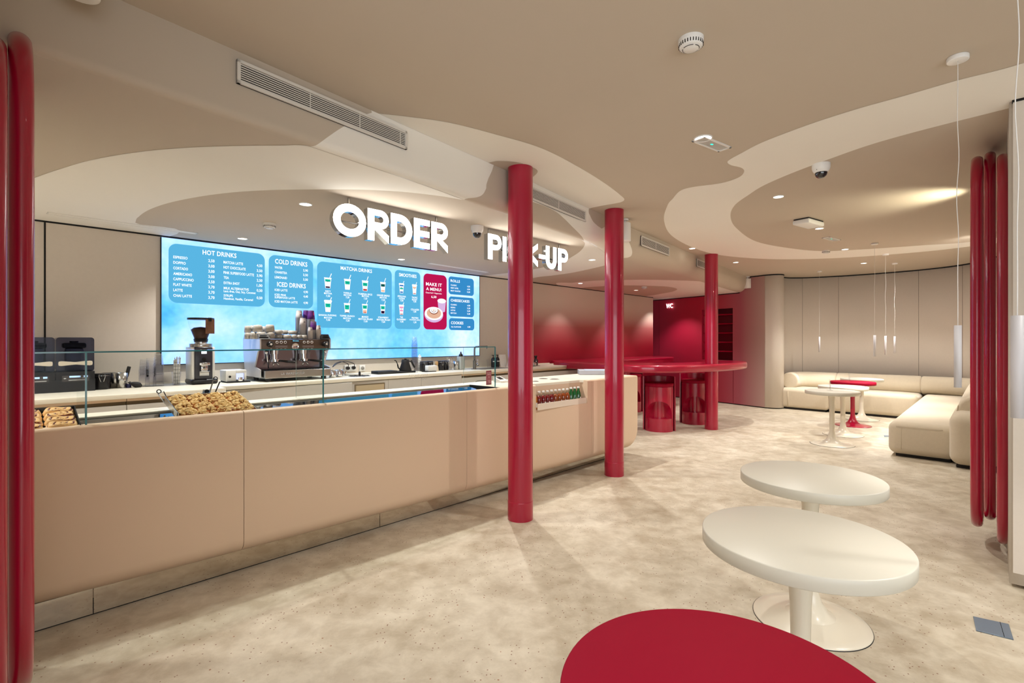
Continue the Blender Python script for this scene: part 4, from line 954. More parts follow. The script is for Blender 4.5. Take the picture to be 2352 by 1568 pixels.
lathething('steel_tumbler', 'steel tumbler behind the one holding a black scoop', 'tumbler', 265, 5.66, cupprof(.034, .046, .135), M_steel)
tb = lathething('steel_tumbler', 'steel tumbler with a white mark holding a black scoop', 'tumbler', 280, 5.60, cupprof(.034, .046, .135), M_steel)
obj('white_mark', MB().box(-.03, -.015, -.048, -.044, .08, .09), M_white, tb)
sc_, s, d = item('scoop', 'black plastic scoop standing in the steel tumbler', 'scoop', 284, 5.60, z=ZB + .01)
obj('scoop_body', MB().box(-.014, .014, -.006, .006, .09, .185, 0, T3(ry=.22), .005, 2).cyl(.004, 0, .1, 8, 0, T3(ry=.22)), M_blackrough, sc_)
t, s, d = item('small_jar', 'tiny dark jar with chrome lid beside the tumblers', 'jar', 296, 5.58)
obj('body', MB().cyl(.018, 0, .036, 16), mat('navy_plastic', (34, 34, 78), .3), t); obj('lid', MB().cyl(.016, .036, .058, 16), M_chrome, t)
t, s, d = item('rubber_blower', 'black rubber blower bulb lying on the back counter', 'blower', 311, 5.55)
obj('bulb', MB().lathe([(0, -.055), (.012, -.05), (.026, -.03), (.028, -.01), (.02, .02), (.008, .045), (.004, .06), (0, .06)], 20, 0, T3(0, 0, .028, rz=.2, ry=-PI / 2 + .35)), M_blackrough, t)
# ---- nested clear cups (each cup its own object)
def cup_obj(name, label, cat, r0, r1, h, mats, p, group, flip=False, lab_rim=True):
    t = thing(name, label, cat, p, TH, group); M = T3(0, 0, h, rx=PI) if flip else None
    obj('cup_body', MB().lathe([(0, 0), (r0, 0), (r0 + (r1 - r0) * .5, h * .5), (r1, h)], 20, 0, M), mats[0], t)
    obj('rim', MB().lathe([(r1, h - .003), (r1 + .0022, h - .0015), (r1, h)], 20, 0, M), mats[1], t); return t
M_clrim = mat('clear_cup_rim', (214, 214, 214), .15)
def stack(first, s, y, z, n, pitch, label=None):
    for k in range(1, n): dup(first, W(s, -y, z + pitch * k), None, label)
gcl = 'clear plastic cups stacked on the back counter'
for px, y, py, lb in ((331, 5.66, 824, 'clear plastic cup in the leftmost stack beside the blower'), (346, 5.60, 822, 'clear plastic cup in the second stack from the blower'), (364, 5.62, 812, 'clear plastic cup in the taller stack next to the straws')):
    s, d = SC(px, -y); H = hz(py, d) - ZB; n = int((H - .11) / .0125) + 1
    c = cup_obj('plastic_cup', lb, 'plastic cup', .044, .030, .11, [M_clear, M_clrim], W(s, -y, ZB), gcl); 
    # upside-down cups: wide rim at the bottom
    for ch in c.children: COL.objects.unlink(ch) if False else None
    c.children[0].data.materials[0] = M_clear
    stack(c, s, y, ZB, n, .0125)
def straws(px, y, ztop, n, label, r=.034, glassmat=None, h=.13):
    t, s, d = item('straw_glass', label + ', glass', 'glass', px, y); obj('glass_body', MB().lathe(cupprof(r * .8, r, h), 24), glassmat or M_clear, t)
    rnd = random.Random(px); first = None
    for k in range(n):
        a = rnd.random() * 6.28; q = r * .55 * math.sqrt(rnd.random()); Lh = (ztop - ZB) * rnd.uniform(.86, 1.0); p = W(s + q * math.cos(a), -y + q * math.sin(a), ZB + .006)
        mb = MB().tube([(0, 0, 0), (rnd.uniform(-.012, .012), rnd.uniform(-.01, .01), Lh)], .0032, 8)
        o = obj('straw', mb, M_straw); o.location = p; tag(o, 'white striped paper straw ' + label, 'straw', 'paper straws ' + label)
def stripemat():
    m = mat('striped_straw', (236, 232, 226), .5); nt = m.node_tree; b = nt.nodes['Principled BSDF']; tc = nt.nodes.new('ShaderNodeTexCoord'); wv = nt.nodes.new('ShaderNodeTexWave'); wv.bands_direction = 'Z'; wv.inputs['Scale'].default_value = 9
    nt.links.new(tc.outputs['Object'], wv.inputs[0]); r = nt.nodes.new('ShaderNodeValToRGB'); r.color_ramp.elements[0].color = rgba((186, 182, 178)); r.color_ramp.elements[1].color = rgba((240, 238, 234)); r.color_ramp.elements[1].position = .3
    nt.links.new(wv.outputs[0], r.inputs[0]); nt.links.new(r.outputs[0], b.inputs['Base Color']); return m
M_straw = stripemat()
s, d = SC(405, -5.6); straws(405, 5.60, hz(820, d), 16, 'in the glass beside the coffee grinder', .040)
s, d = SC(964, -5.72); straws(964, 5.72, hz(813, d), 12, 'in the glass beside the tall clear cup stack', .036)
s, d = SC(952, -5.78); H = hz(773, d) - ZB
c = cup_obj('plastic_cup', 'clear plastic cup in the tallest stack behind the kettle', 'plastic cup', .044, .030, .12, [M_clear, M_clrim], W(s, -5.78, ZB), gcl); stack(c, s, 5.78, ZB, int((H - .12) / .013) + 1, .013)
lathething('small_glass', 'small clear glass between the kettle tray and the jars', 'glass', 955, 5.50, cupprof(.026, .032, .06), M_clear)
# ---- coffee grinder
t, s, d = item('coffee_grinder', 'tall black and steel coffee grinder full of beans, left of the espresso machine', 'coffee grinder', 466, 5.55)
g = lambda py: hz(py, d) - ZB
obj('base', MB().box(-.11, .12, -.06, .2, 0, .05, 0, None, .02, 3), M_black_p, t)
obj('side_shell', MB().box(-.1, -.075, -.02, .2, .045, g(797), 0, None, .006, 2).box(.075, .1, -.02, .2, .045, g(797), 0, None, .006, 2), M_white, t)
fp = obj('front_panel', MB().box(-.076, .076, -.03, .18, .045, g(797), 0, None, .006, 2), mat('graphite_panel', (48, 46, 56), .3), t)
obj('display', MB().box(-.02, .025, -.034, -.029, g(812), g(806)), emis('white_digits', (240, 245, 255), 1.6), fp)
obj('knob', MB().cyl(.018, 0, .012, 20, 0, T3(0, -.029, g(825), rx=PI / 2)), M_black_p, fp)
obj('spout', MB().box(-.045, .045, -.075, -.028, g(838), g(832), 0, None, .004, 2).box(-.03, .03, -.06, -.028, g(852), g(838), 0, None, .006, 2), M_chrome, t)
obj('fork', MB().tube([(-.035, -.04, g(850)), (-.035, -.085, g(852)), (.035, -.085, g(852)), (.035, -.04, g(850))], .005, 8).box(-.04, .04, -.05, -.03, g(862), g(852)), M_chrome, t)
obj('collar', MB().cyl(.098, g(797), g(789), 36, 0, T3(0, .07, 0), bev=.003).cyl(.055, g(789), g(784), 28, 0, T3(0, .07, 0)), M_steel, t)
hp = obj('hopper', MB().lathe([(.055, g(784)), (.06, g(775)), (.098, g(750)), (.112, g(733))], 36, 0, T3(0, .07, 0)), M_clear, t)
obj('hopper_collar', MB().lathe([(.058, g(785)), (.063, g(778)), (.060, g(778))], 36, 0, T3(0, .07, 0)), M_black_p, t)
bm_ = mat('coffee_beans', (66, 40, 26), .5, bump=1, bscale=60, var=.35, vscale=60)
obj('beans', MB().lathe([(0, g(783)), (.052, g(782)), (.058, g(775)), (.085, g(757)), (.06, g(752)), (0, g(750))], 30, 0, T3(0, .07, 0)), bm_, t)
obj('lid', MB().cyl(.116, g(734), g(729.5), 36, 0, T3(0, .07, 0), bev=.002), M_black_p, t)
pt = obj('picture_tag', MB().box(.005, .085, -.052, -.050, g(766), g(733), 0, T3(rz=.1)), mat('brown_photo_card', (120, 82, 60), .5, var=.5, vscale=25), t)
obj('clip', MB().box(.03, .06, -.056, -.046, g(738), g(729), 0, T3(rz=.1), .004, 2), M_black_p, t)
# ---- white tamper
t, s, d = item('auto_tamper', 'small white box-shaped tamper machine with lit recess, beside the espresso machine', 'tamper', 543, 5.5)
obj('housing', MB().box(-.095, .095, .03, .2, .012, .125, 0, None, .008, 3).box(-.095, -.0, .0, .05, .012, .125, 0, None, .006, 2).box(-.0, .095, .0, .05, .092, .125, 0, None, .005, 2).box(.075, .095, 0, .05, .012, .1, 0, None, .004, 2), M_white, t)
obj('button', MB().cyl(.012, 0, .004, 16, 0, T3(-.06, .001, .06, rx=PI / 2)), M_black_p, t)
obj('lit_recess', MB().box(.002, .074, .028, .031, .03, .09), emis('cool_recess_light', (200, 205, 255), 1.4), t)
obj('tamper_foot', MB().cyl(.034, .012, .030, 24, 0, T3(.04, .01, 0)).cyl(.02, .03, .05, 20, 0, T3(.04, .01, 0)), M_chrome, t)
obj('base_plate', MB().box(-.09, .12, -.04, .19, 0, .012), M_blackrough, t)
# ---- espresso machine
YE = 5.36; sL, sR = SC(600, -YE)[0], SC(757, -YE)[0]; em = cthing('espresso_machine', 'wide two-group steel espresso machine in front of the menu screen', 'espresso machine', (sL + sR) / 2, YE, ZB)
dE = SC(680, -YE)[1]; e = lambda py: hz(py, dE) - ZB; hwE = (sR - sL) / 2; DE = .50
top = 1.412 - ZB; bot = .335 - .005
obj('fascia', MB().box(-hwE, hwE, .02, .06, bot, top, 0, None, .006, 2), M_fascia, em)
obj('boiler_housing', MB().box(-hwE + .02, hwE - .02, .06, DE - .02, bot, top - .012), M_steel, em)
obj('back_splash', MB().box(-hwE + .02, hwE - .02, .21, .23, .10, bot), mat('splash_steel', (150, 140, 146), .18, metal=1), em)
obj('lower_housing', MB().box(-hwE + .02, hwE - .02, .24, DE - .02, .05, bot), M_steel, em)
for sg in (-1, 1):
    x = sg * hwE; P = [(-.0, .045), (.0, .125), (.15, .15), (.06, bot - .02), (-.0, bot), (-.0, top), (DE, top), (DE, bot), (DE - .06, .045)]
    mb = MB(); mb.add([(x + sg * dx, p[0], p[1]) for dx in (0, .014) for p in P], [(i, (i + 1) % 9, 9 + (i + 1) % 9, 9 + i) for i in range(9)])
    tri = tessellate_polygon([[Vector((p[0], p[1], 0)) for p in P]])
    for dx in (0, .014): mb.add([(x + sg * dx, p[0], p[1]) for p in P], [tuple(q) for q in tri])
    obj('side_panel', mb, mat('light_side_panel', (206, 204, 206), .3, metal=.3), em)
    mb = MB(); Q = [(-.0, 0), (DE, 0), (DE - .04, .058), (.06, .058)]
    mb.add([(x + sg * dx, p[0], top + p[1]) for dx in (-.09, .014) for p in (Q if dx > 0 else [(p[0] + 0, p[1] * .98) for p in Q])], [(0, 1, 2, 3), (4, 5, 6, 7), (0, 1, 5, 4), (1, 2, 6, 5), (2, 3, 7, 6), (3, 0, 4, 7)])
    gd = obj('cup_guard', mb, M_steel if sg < 0 else M_black_p, em)
    obj('guard_slot', MB().box(x - .07 if sg > 0 else x - .014 + .0, x - .0 if sg > 0 else x + .075, .012, .02, top + .018, top + .024).box(x - .06 if sg > 0 else x, x if sg > 0 else x + .065, .03, .036, top + .036, top + .042), M_black, gd)
dt = obj('drip_tray', MB().box(-hwE + .015, hwE - .015, -.06, .24, .035, .115, 0, None, .004, 2, False), M_steel, em)
mb = MB()
for k in range(26): x = -hwE + .04 + (2 * hwE - .08) * k / 25; mb.box(x - .003, x + .003, -.05, .2, .115, .119)
obj('drip_grate', mb, M_black_p, em)
mb = MB(); put_text(mb, 'LA MARZOCCO', -.19, .05, .090, .022, -.0635); obj('maker_lettering', mb, mat('silver_letter', (225, 225, 228), .2, metal=.6), dt, False)
for x in (-hwE + .07, hwE - .07): obj('foot', MB().cyl(.028, 0, .036, 20, 0, T3(x, -.0, 0)).cyl(.028, 0, .05, 20, 0, T3(x, .36, 0)), M_black_p, em)
FZ = (bot + top) / 2 + .01
for x in (-hwE + .085, hwE - .05):
    kb = obj('steam_knob', MB().lathe([(0, -.055), (.014, -.055), (.024, -.05), (.030, -.035), (.030, -.012), (.02, 0)], 24, 0, T3(x, .02, FZ - .008) @ Matrix.Rotation(-PI / 2, 4, 'X') @ Matrix.Scale(1, 4)), M_black_p, em)
    obj('knob_cap', MB().cyl(.011, 0, .004, 16, 0, T3(x, -.034, FZ - .008, rx=PI / 2)), M_white, kb)
Mring = mat('white_ring', (236, 236, 236), .3)
for x0 in (-.20, .085):
    for k in range(3): obj('button_ring', MB().lathe([(.0095, 0), (.0145, 0), (.0145, .003), (.0095, .003)], 20, 0, T3(x0 + k * .042, .0195, FZ + .012, rx=PI / 2)), Mring, em)
    obj('icon_plate', MB().box(x0 - .02, x0 + .105, .016, .0195, FZ - .045, FZ - .022), mat('grey_icon_plate', (124, 112, 112), .4), em)
obj('display', MB().box(-.045, .03, .015, .0195, FZ + .016, FZ + .04), M_black_p, em); mb = MB(); put_text(mb, 'linea', -.038, .024, FZ + .034, .012, .0145)
obj('display_digits', mb, emis('cyan_digits', (130, 220, 255), 1.4), em, False)
obj('gauge', MB().lathe([(0, .004), (.03, .004), (.036, .008), (.038, 0)], 28, 0, T3(-.01, .0195, FZ - .034, rx=PI / 2)), M_chrome, em)
for x in (-.19, .12):
    gp = obj('group_head', MB().cyl(.045, bot - .05, bot, 28, 0, T3(x, .13, 0)).cyl(.052, .20, .225, 28, 0, T3(x, .10, 0)).cyl(.036, .225, bot - .05, 24, 0, T3(x, .12, 0)), M_chrome, em)
    obj('portafilter_handle', MB().tube([(x + .02, .07, .212), (x + .10, -.0, .200), (x + .16, -.03, .194)], [.009, .013, .012], 12), M_black_p, gp)
    obj('portafilter_spout', MB().tube([(x, .1, .2), (x - .02, .08, .18), (x - .03, .07, .155)], .008, 10).tube([(x, .1, .2), (x + .02, .08, .18), (x + .03, .07, .155)], .008, 10), M_chrome, gp)
for sg in (-1, 1):
    x = sg * (hwE - .05); obj('steam_wand', MB().tube([(x, .05, bot), (x, .0, bot - .03), (x - sg * .005, -.01, .25), (x - sg * .03, .03, .14)], .006, 10).sphere(.016, (x, .0, bot - .03)), M_chrome, em)
# ---- ceramic cups and paper cups on top of the machine
zc0 = 1.413
def mug(name, label, px, y, lv, r, h, tilt=0, up_=False, group='grey ceramic cups on the espresso machine'):
    s, d = SC(px, -y); t = thing(name, label, 'ceramic cup', W(s, -y, zc0 + lv), TH, group)
    pr = [(0, h), (r * .62, h), (r * .80, h * .96), (r * .93, h * .7), (r, 0), (r - .003, 0), (r * .88, h * .7), (r * .7, h * .93), (0, h * .94)]
    M = T3(0, 0, h + .003, rx=PI) if up_ else T3(0, 0, r * abs(math.sin(tilt)) + .001, ry=tilt)
    obj('cup_body', MB().lathe(pr, 26, 0, M), M_cup, t)
    obj('cup_handle', MB().tube([(0, r * .92, h * .8), (0, r * 1.45, h * .75), (0, r * 1.5, h * .35), (0, r * .97, h * .2)], .005, 8, 0, M if up_ else M @ T3(rz=PI * .15)), M_cup, t); return t
Lr, Lh, Sr, Sh = .047, .074, .036, .056
for k, (px, y, lv, r, h, tl, u, lb) in enumerate((
    (569, 5.55, 0, .034, .066, 0, 0, 'lower grey cup at the far left edge of the machine top'), (569, 5.56, .067, .034, .070, 0, 0, 'upper grey cup at the far left, on another cup'),
    (583, 5.50, 0, Sr, .070, 0, 0, 'grey cup of the lower row just left of the widest cup'), (578, 5.62, .071, Sr, .06, .35, 0, 'tilted grey cup leaning at the upper left'),
    (599, 5.46, 0, Lr * 1.05, .072, 0, 0, 'widest grey cup of the lower row'), (592, 5.50, .073, Lr * 1.05, .074, 0, 0, 'wide grey cup on the upper row at the left'),
    (606, 5.68, .068, Sr, .07, 0, 0, 'grey cup of the upper row seen between two wider ones'), (606, 5.66, 0, Sr, .066, 0, 0, 'hidden grey cup carrying the narrow upper one'),
    (621, 5.46, 0, Lr, .075, 0, 0, 'grey cup of the lower row with a bright gleam'), (620, 5.47, .076, Lr, .076, 0, 0, 'grey cup topping the right end of the high pair row'),
    (640, 5.50, 0, Lr, .052, 0, 0, 'low grey cup in the middle under a similar one'), (640, 5.50, .053, Lr, .046, 0, 0, 'low grey cup stacked in the middle of the machine'),
    (660, 5.46, 0, .044, .048, 0, 0, 'small grey cup of the lower row right of the middle pile'), (654, 5.66, 0, .046, .052, 0, 0, 'grey cup behind, under the tipped cup'), (652, 5.66, .053, .050, .045, .2, 1, 'tipped open grey cup behind the middle pile'),
    (676, 5.46, 0, .030, .048, 0, 0, 'narrow grey cup left of the leaning small one'), (672, 5.58, .050, .050, .042, .05, 1, 'open grey cup facing up on the upper row'),
    (688, 5.46, 0, .026, .046, 0, 0, 'narrow small grey cup beside the paper cups'), (691, 5.62, .05, .030, .048, .75, 0, 'small grey cup lying tilted by the paper cups'), (699, 5.46, 0, .034, .046, 0, 0, 'last small grey cup before the paper cup stacks'))):
    mug('ceramic_cup', lb, px, y, lv, r, h, tl, bool(u))
gpc = 'paper cups on the espresso machine'
def papers(px, y, pyt, r0, r1, h, pitch, label, m=None, mark=None, zb_=None):
    s, d = SC(px, -y); zb_ = zb_ or zc0 + .001; H = hz(pyt, d) - zb_; n = max(1, int(round((H - h) / pitch)) + 1); pitch = (H - h) / max(1, n - 1) if n > 1 else 0
    c = cup_obj('paper_cup', label, 'paper cup', r1, r0, h, [M_paper, M_paper], W(s, -y, zb_), gpc)
    for ch in c.children: ch.data = ch.data
    for k in range(1, n):
        if k < n - 1: dup(c, W(s, -y, zb_ + pitch * k))
        else:
            mt = m or M_paper; q = cup_obj('paper_cup', label.replace('lower', 'top').replace('in the', 'topping the'), 'paper cup', r1, r0, h, [mt, M_paper], W(s, -y, zb_ + pitch * k), gpc)
            if mark is not None: obj('printed_mark', MB().box(-.006, .014, -r1 * .92, -r1 * .80, h * .42, h * .50) if m is None else MB().lathe([(r1 * .9, h * .45), (r1 * .86, h * .8)], 6, 0, None, True, -PI * .42, -PI * .30), mark, q)
Mmark = mat('dark_print', (60, 40, 50), .5)
# note: cups stand upside down, the narrow base on top
def flip_cup(r_base, r_rim): return r_rim, r_base
papers(687, 5.72, 713, .029, .040, .092, .011, 'lower grey paper cup in the tall left stack', None, Mmark)
papers(703, 5.76, 712.5, .029, .041, .10, .0115, 'lower grey paper cup in the purple-topped rear stack', M_purple, M_pink)
papers(714.5, 5.62, 713, .031, .043, .10, .0115, 'lower grey paper cup in the purple-topped front stack', M_purple, M_pink)
papers(695.5, 5.56, 730, .027, .038, .085, .0105, 'lower grey paper cup in the middle-height stack', None, Mmark)
papers(720, 5.52, 738, .031, .036, .095, .0105, 'lower grey paper cup in the short purple-topped stack', M_purple, M_pink)
papers(712.5, 5.43, 751, .019, .029, .055, .0095, 'lower small paper cup in the left of the two short front stacks', None, Mmark)
papers(731.5, 5.43, 747, .019, .028, .060, .0095, 'lower small paper cup in the right of the two short front stacks', None, Mmark)
# ---- right part of the back counter
def pitcher(px, y, label):
    t, s, d = item('milk_pitcher', label, 'pitcher', px, y, 'steel milk pitchers'); obj('body', MB().lathe([(0, 0), (.038, 0), (.042, .02), (.036, .065), (.034, .085), (.032, .085), (.034, .06), (.038, .02), (0, .004)], 24), M_chrome, t)
    obj('handle', MB().tube([(.034, 0, .08), (.06, 0, .07), (.058, 0, .03), (.04, 0, .02)], .004, 8), M_chrome, t)
pitcher(764, 5.46, 'polished steel milk pitcher nearest the espresso machine'); pitcher(780, 5.48, 'polished steel milk pitcher standing further right')
t, s, d = item('portafilter', 'spare chrome portafilter with dark handle lying behind the pitchers', 'portafilter', 791, 5.60)
obj('basket', MB().cyl(.033, .03, .055, 24).cyl(.012, 0, .03, 12), M_chrome, t); obj('handle', MB().tube([(-.03, 0, .045), (-.09, .02, .06)], .011, 10), M_black_p, t)
def plugcable(pxa, pya, pxb, pyb, label):
    sb, db = SC(pxb, CW + .05); zb_ = hz(pyb, db); sa, da = SC(pxa, -5.6); za = hz(pya, da)
    pl = W(sb, CW + .045, zb_); t = thing('power_plug', label, 'power cable', pl, TH, 'black plugs and cables on the splashback')
    obj('plug', MB().cyl(.020, -.005, .045, 20, 0, T3(rx=PI / 2), bev=.005), M_black_p, t)
    dx = sa - sb; dz = za - zb_; obj('cable', MB().tube(catmull([(0, -.02, 0), (-.0, -.03, .05), (dx * .35, -.05, .085), (dx * .7, -.1, dz * .5 + .05), (dx, -.2, dz)], 6, False), .0045, 8), M_black_p, t)
plugcable(770, 842, 797.5, 845, 'left black plug with a cable looping from the espresso machine'); plugcable(770, 843, 811, 844, 'right black plug with a cable looping from the espresso machine')
def socket(px, py, label):
    s, d = SC(px, CW + .006); t = thing('wall_socket', label, 'wall socket', W(s, CW + .004, hz(py, d)), TH, 'white wall sockets'); w_ = .04
    obj('frame', MB().box(-w_, w_, -.010, .003, -w_, w_, 0, None, .003, 2), M_white, t); obj('insert', MB().lathe([(.024, 0), (.022, -.006), (0, -.006)], 24, 0, T3(0, -.011, 0, rx=-PI / 2) @ T3()), mat('socket_grey', (150, 146, 140), .5), t)
socket(832, 845, 'white wall socket free of plugs, right of the black cables'); socket(797.5, 845.5, 'white wall socket behind the left black plug'); socket(811, 844.5, 'white wall socket behind the right black plug')
t, s, d = item('glass_rinser', 'round black grated rinser set flat in the back worktop', 'rinser', 826, 5.42)
obj('plate', MB().cyl(.13, 0, .004, 36), M_steel, t); mb = MB()
for k in range(8): mb.box(.02, .12, -.003, .003, .004, .008, 0, Matrix.Rotation(PI * k / 4, 4, 'Z'))
obj('spokes', mb, M_black_p, t); obj('nozzle', MB().cyl(.013, .004, .04, 16).sphere(.012, (0, 0, .045)), M_black_p, t)
t, s, d = item('rolling_tube', 'white tube lying along the back worktop in front of the socket', 'tube', 823, 5.62); obj('tube_body', MB().tube([(-.17, 0, .012), (.17, 0, .012)], .011, 14), M_white, t)
t, s, d = item('black_tray', 'long flat black tray lying under the kettle', 'tray', 907, 5.58); obj('tray_body', MB().box(-.29, .27, -.08, .10, 0, .024, 0, None, .008, 2).box(-.29, .0, -.07, .10, .024, .038, 0, None, .007, 2), M_blackrough, t)
t, s, d = item('kettle', 'black gooseneck kettle standing on the black tray', 'kettle', 931, 5.58, z=ZB + .025)
k = 1.0; obj('body', MB().lathe([(0, 0), (.078, 0), (.08, .012), (.052, .10), (.050, .135), (.044, .14), (0, .14)], 32), M_blackrough, t)
obj('lid', MB().cyl(.045, .14, .148, 24).cyl(.016, .148, .158, 16), M_blackrough, t)
obj('spout', MB().tube(catmull([(-.07, 0, .025), (-.105, 0, .04), (-.12, 0, .09), (-.145, 0, .135), (-.165, 0, .14)], 5, False), [.009] * 10 + [.006] * 11, 10), M_blackrough, t)
obj('handle', MB().tube([(.045, 0, .125), (.085, 0, .12), (.10, 0, .135)], .007, 8).box(-.011, .011, -.009, .009, -.10, 0, 0, T3(.095, 0, .12, ry=-.55), .004, 2), M_blackrough, t)
gj = 'black clasp jars behind the counter'
for k, px in enumerate((973, 987, 1012, 1023)): clampjar(px, 5.66 + .03 * (k % 2), .052, .135, 'black clasp jar %s' % ['behind the small glass', 'behind the white box', 'right of the wooden brush', 'farthest right, next to the steel cups'][k], 'clasp_jar', gj)
t, s, d = item('napkin_box', 'small white box in front of the black clasp jars', 'box', 990, 5.50); obj('box_body', MB().box(-.075, .075, -.04, .04, .006, .085, 0, None, .01, 2), M_white, t); obj('base_tray', MB().box(-.12, .05, -.05, .05, 0, .006), M_blackrough, t)
t, s, d = item('whisk_brush', 'wooden-topped brush standing beside the white box', 'brush', 1003, 5.55); obj('wooden_top', MB().cyl(.021, .085, .135, 20, bev=.004), mat('light_wood', (198, 156, 104), .5), t); obj('bristles', MB().lathe([(.03, 0), (.024, .05), (.014, .085)], 18), mat('cream_bristle', (214, 198, 172), .9), t)
lathething('utensil_cup', 'steel utensil cup left of the glass dispenser', 'utensil cup', 1048, 5.62, cupprof(.038, .042, .125), M_steel)
ut, s, d = item('utensil_jar', 'clear jar full of steel spoons beside the clasp jars', 'utensil jar', 1035, 5.6); obj('jar_body', MB().lathe(cupprof(.036, .038, .11), 22), M_clear, ut)
for k in range(5):
    px = 1035 + (k - 2) * .8; q = W(s + (k - 2) * .009, -5.6, ZB + .006); a = .12 * (k - 2)
    sp = obj('spoon', MB().tube([(0, 0, 0), (math.sin(a) * .15, 0, .15)], .003, 6).sphere(.014, (math.sin(a) * .165, 0, .165), 10, 6, sc=(1, .3, 1.3)), M_steel); sp.location = q; sp.rotation_euler = (0, 0, TH); tag(sp, 'steel spoon standing in the clear utensil jar', 'spoon', 'spoons in the utensil jar')
t, s, d = item('glass_dispenser', 'tall frosted glass dispenser with black pump cap', 'dispenser', 1058.5, 5.6); obj('glass_body', MB().box(-.045, .045, -.045, .045, 0, .19, 0, None, .012, 3), mat('frosted_glass_body', (196, 202, 200), .35, trans=.3), t)
obj('cap', MB().lathe([(.032, .19), (.03, .215), (.012, .235), (.008, .26), (0, .26)], 20), M_black_p, t)
t, s, d = item('tap', 'tall grey sink tap with side lever', 'tap', 1090, 5.50); Mt = mat('grey_tap', (120, 116, 112), .35, metal=.7)
obj('base_plate', MB().cyl(.05, 0, .008, 24), Mt, t); obj('body', MB().cyl(.024, .008, .13, 24), Mt, t); obj('spout', MB().tube(catmull([(0, 0, .13), (0, 0, .30), (.02, -.0, .325), (.05, -.01, .33), (.20, -.06, .335)], 5, False), .013, 12).cyl(.009, .30, .33, 12, 0, T3(.19, -.06, 0)), Mt, t)
obj('lever', MB().sphere(.022, (.045, -.02, .07)).tube([(.045, -.02, .07), (.05, -.02, .15)], .005, 8), M_chrome, t)
t, s, d = item('sink', 'grey inset sink in the back worktop beside the tap', 'sink', 1130, 5.45); obj('sink_rim', MB().box(-.32, .32, -.14, .2, 0, .0025), mat('sink_shade', (176, 172, 164), .3, metal=.3), t); obj('basin', MB().box(-.29, .29, -.12, .14, .0026, .004), mat('basin_grey', (120, 118, 116), .3, metal=.5), t)
lathething('water_glass', 'clear glass with crumpled wrap left of the pump bottles', 'glass', 1123.5, 5.72, cupprof(.032, .042, .125), M_clear)
def pump(px, y, label):
    t, s, d = item('pump_bottle', label, 'pump bottle', px, y, 'black pump bottles by the sink'); obj('body', MB().lathe([(0, 0), (.033, 0), (.034, .01), (.034, .13), (.02, .15), (.012, .155), (0, .155)], 24), M_black_p, t)
    obj('pump_head', MB().cyl(.007, .155, .185, 12).box(-.03, .012, -.008, .008, .185, .195, 0, None, .003, 2), M_black_p, t); obj('label', MB().lathe([(.0345, .085), (.0345, .10)], 12, 0, None, True, -PI * .8, -PI * .2), M_white, t)
pump(1133, 5.70, 'black pump bottle seen through the end of the glass screen'); pump(1142.5, 5.74, 'black pump bottle just right of the glass screen end')
t, s, d = item('paper_holder', 'white sheet holder leaning beside the pump bottles, left of the red column', 'holder', 1156, 5.70); obj('sheet', MB().box(-.06, .09, 0, .004, 0, .20, 0, T3(rx=-.2)), M_white, t); obj('side_sheet', MB().prism([(-.0, 0), (.10, 0), (.10, .16)], 0, .004, 0, T3(.0, -.05, .0, rx=PI / 2)), M_whitemat, t)
t, s, d = item('spray_bottle', 'dark spray bottle right of the nearest red column', 'spray bottle', 1231, 5.62); obj('body', MB().lathe([(0, 0), (.036, 0), (.037, .09), (.016, .115), (0, .115)], 22), mat('dark_plum_bottle', (64, 30, 40), .2, coat=.5), t)
obj('trigger', MB().box(-.035, .025, -.012, .012, .135, .165, 0, None, .008, 2).cyl(.015, .11, .14, 14).tube([(-.02, 0, .14), (-.035, 0, .11), (-.03, 0, .09)], .005, 8), M_black_p, t); obj('label', MB().box(-.034, -.012, -.032, -.03, .06, .075), M_white, t)
t, s, d = item('crumpled_foil', 'crumpled silver foil beside the spray bottle', 'foil', 1224, 5.45)
rnd = random.Random(5); bm = bmesh.new(); bmesh.ops.create_icosphere(bm, subdivisions=3, radius=.055)
for v in bm.verts: v.co = Vector((v.co.x * 1.1, v.co.y, (v.co.z + .055) * .6)) * rnd.uniform(.85, 1.1)
obj('foil_body', MB().bm(bm, 0, False), M_chrome, t); obj('flat_tool', MB().box(.05, .16, -.02, .02, 0, .008), M_steel, t)

# ================================================================ ON THE FRONT COUNTER
def fitem(name, label, cat, px, py, z=ZT, group=None, rz=0):
    p = FP(px, py, z); return thing(name, label, cat, p, TH + rz, group)
t = fitem('menu_card', 'upright dark pink card reading NO TABLE SERVICE inside the glass screen end', 'card', 1123, 883); hw_ = .030
obj('card_board', MB().box(-.034, .034, 0, .003, 0, .135), mat('dusty_pink_card', (150, 70, 84), .5), t); mb = MB()
put_text(mb, 'NO TABLE', -.025, .026, .118, .010, -.001); put_text(mb, 'SERVICE', -.020, .022, .103, .010, -.001); put_text(mb, 'ORDER', -.018, .018, .040, .007, -.001); put_text(mb, 'AT THE', -.018, .018, .030, .007, -.001); put_text(mb, 'COUNTER', -.022, .022, .020, .007, -.001)
put_text(mb, 'V', -.006, .006, .078, .012, -.001)
obj('card_lettering', mb, mat('pale_print', (226, 190, 190), .5), t, False)
t = fitem('card_terminal', 'white card payment terminal with black screen on the deck', 'card terminal', 1151, 878)
Tt = T3(0, 0, .0, rx=.0); obj('body', MB().add([(-.05, -.05, 0), (.05, -.05, 0), (.05, .06, 0), (-.05, .06, 0), (-.05, -.05, .02), (.05, -.05, .02), (.05, .06, .055), (-.05, .06, .055)], [(0, 1, 2, 3), (4, 5, 6, 7), (0, 1, 5, 4), (1, 2, 6, 5), (2, 3, 7, 6), (3, 0, 4, 7)]), M_white, t)
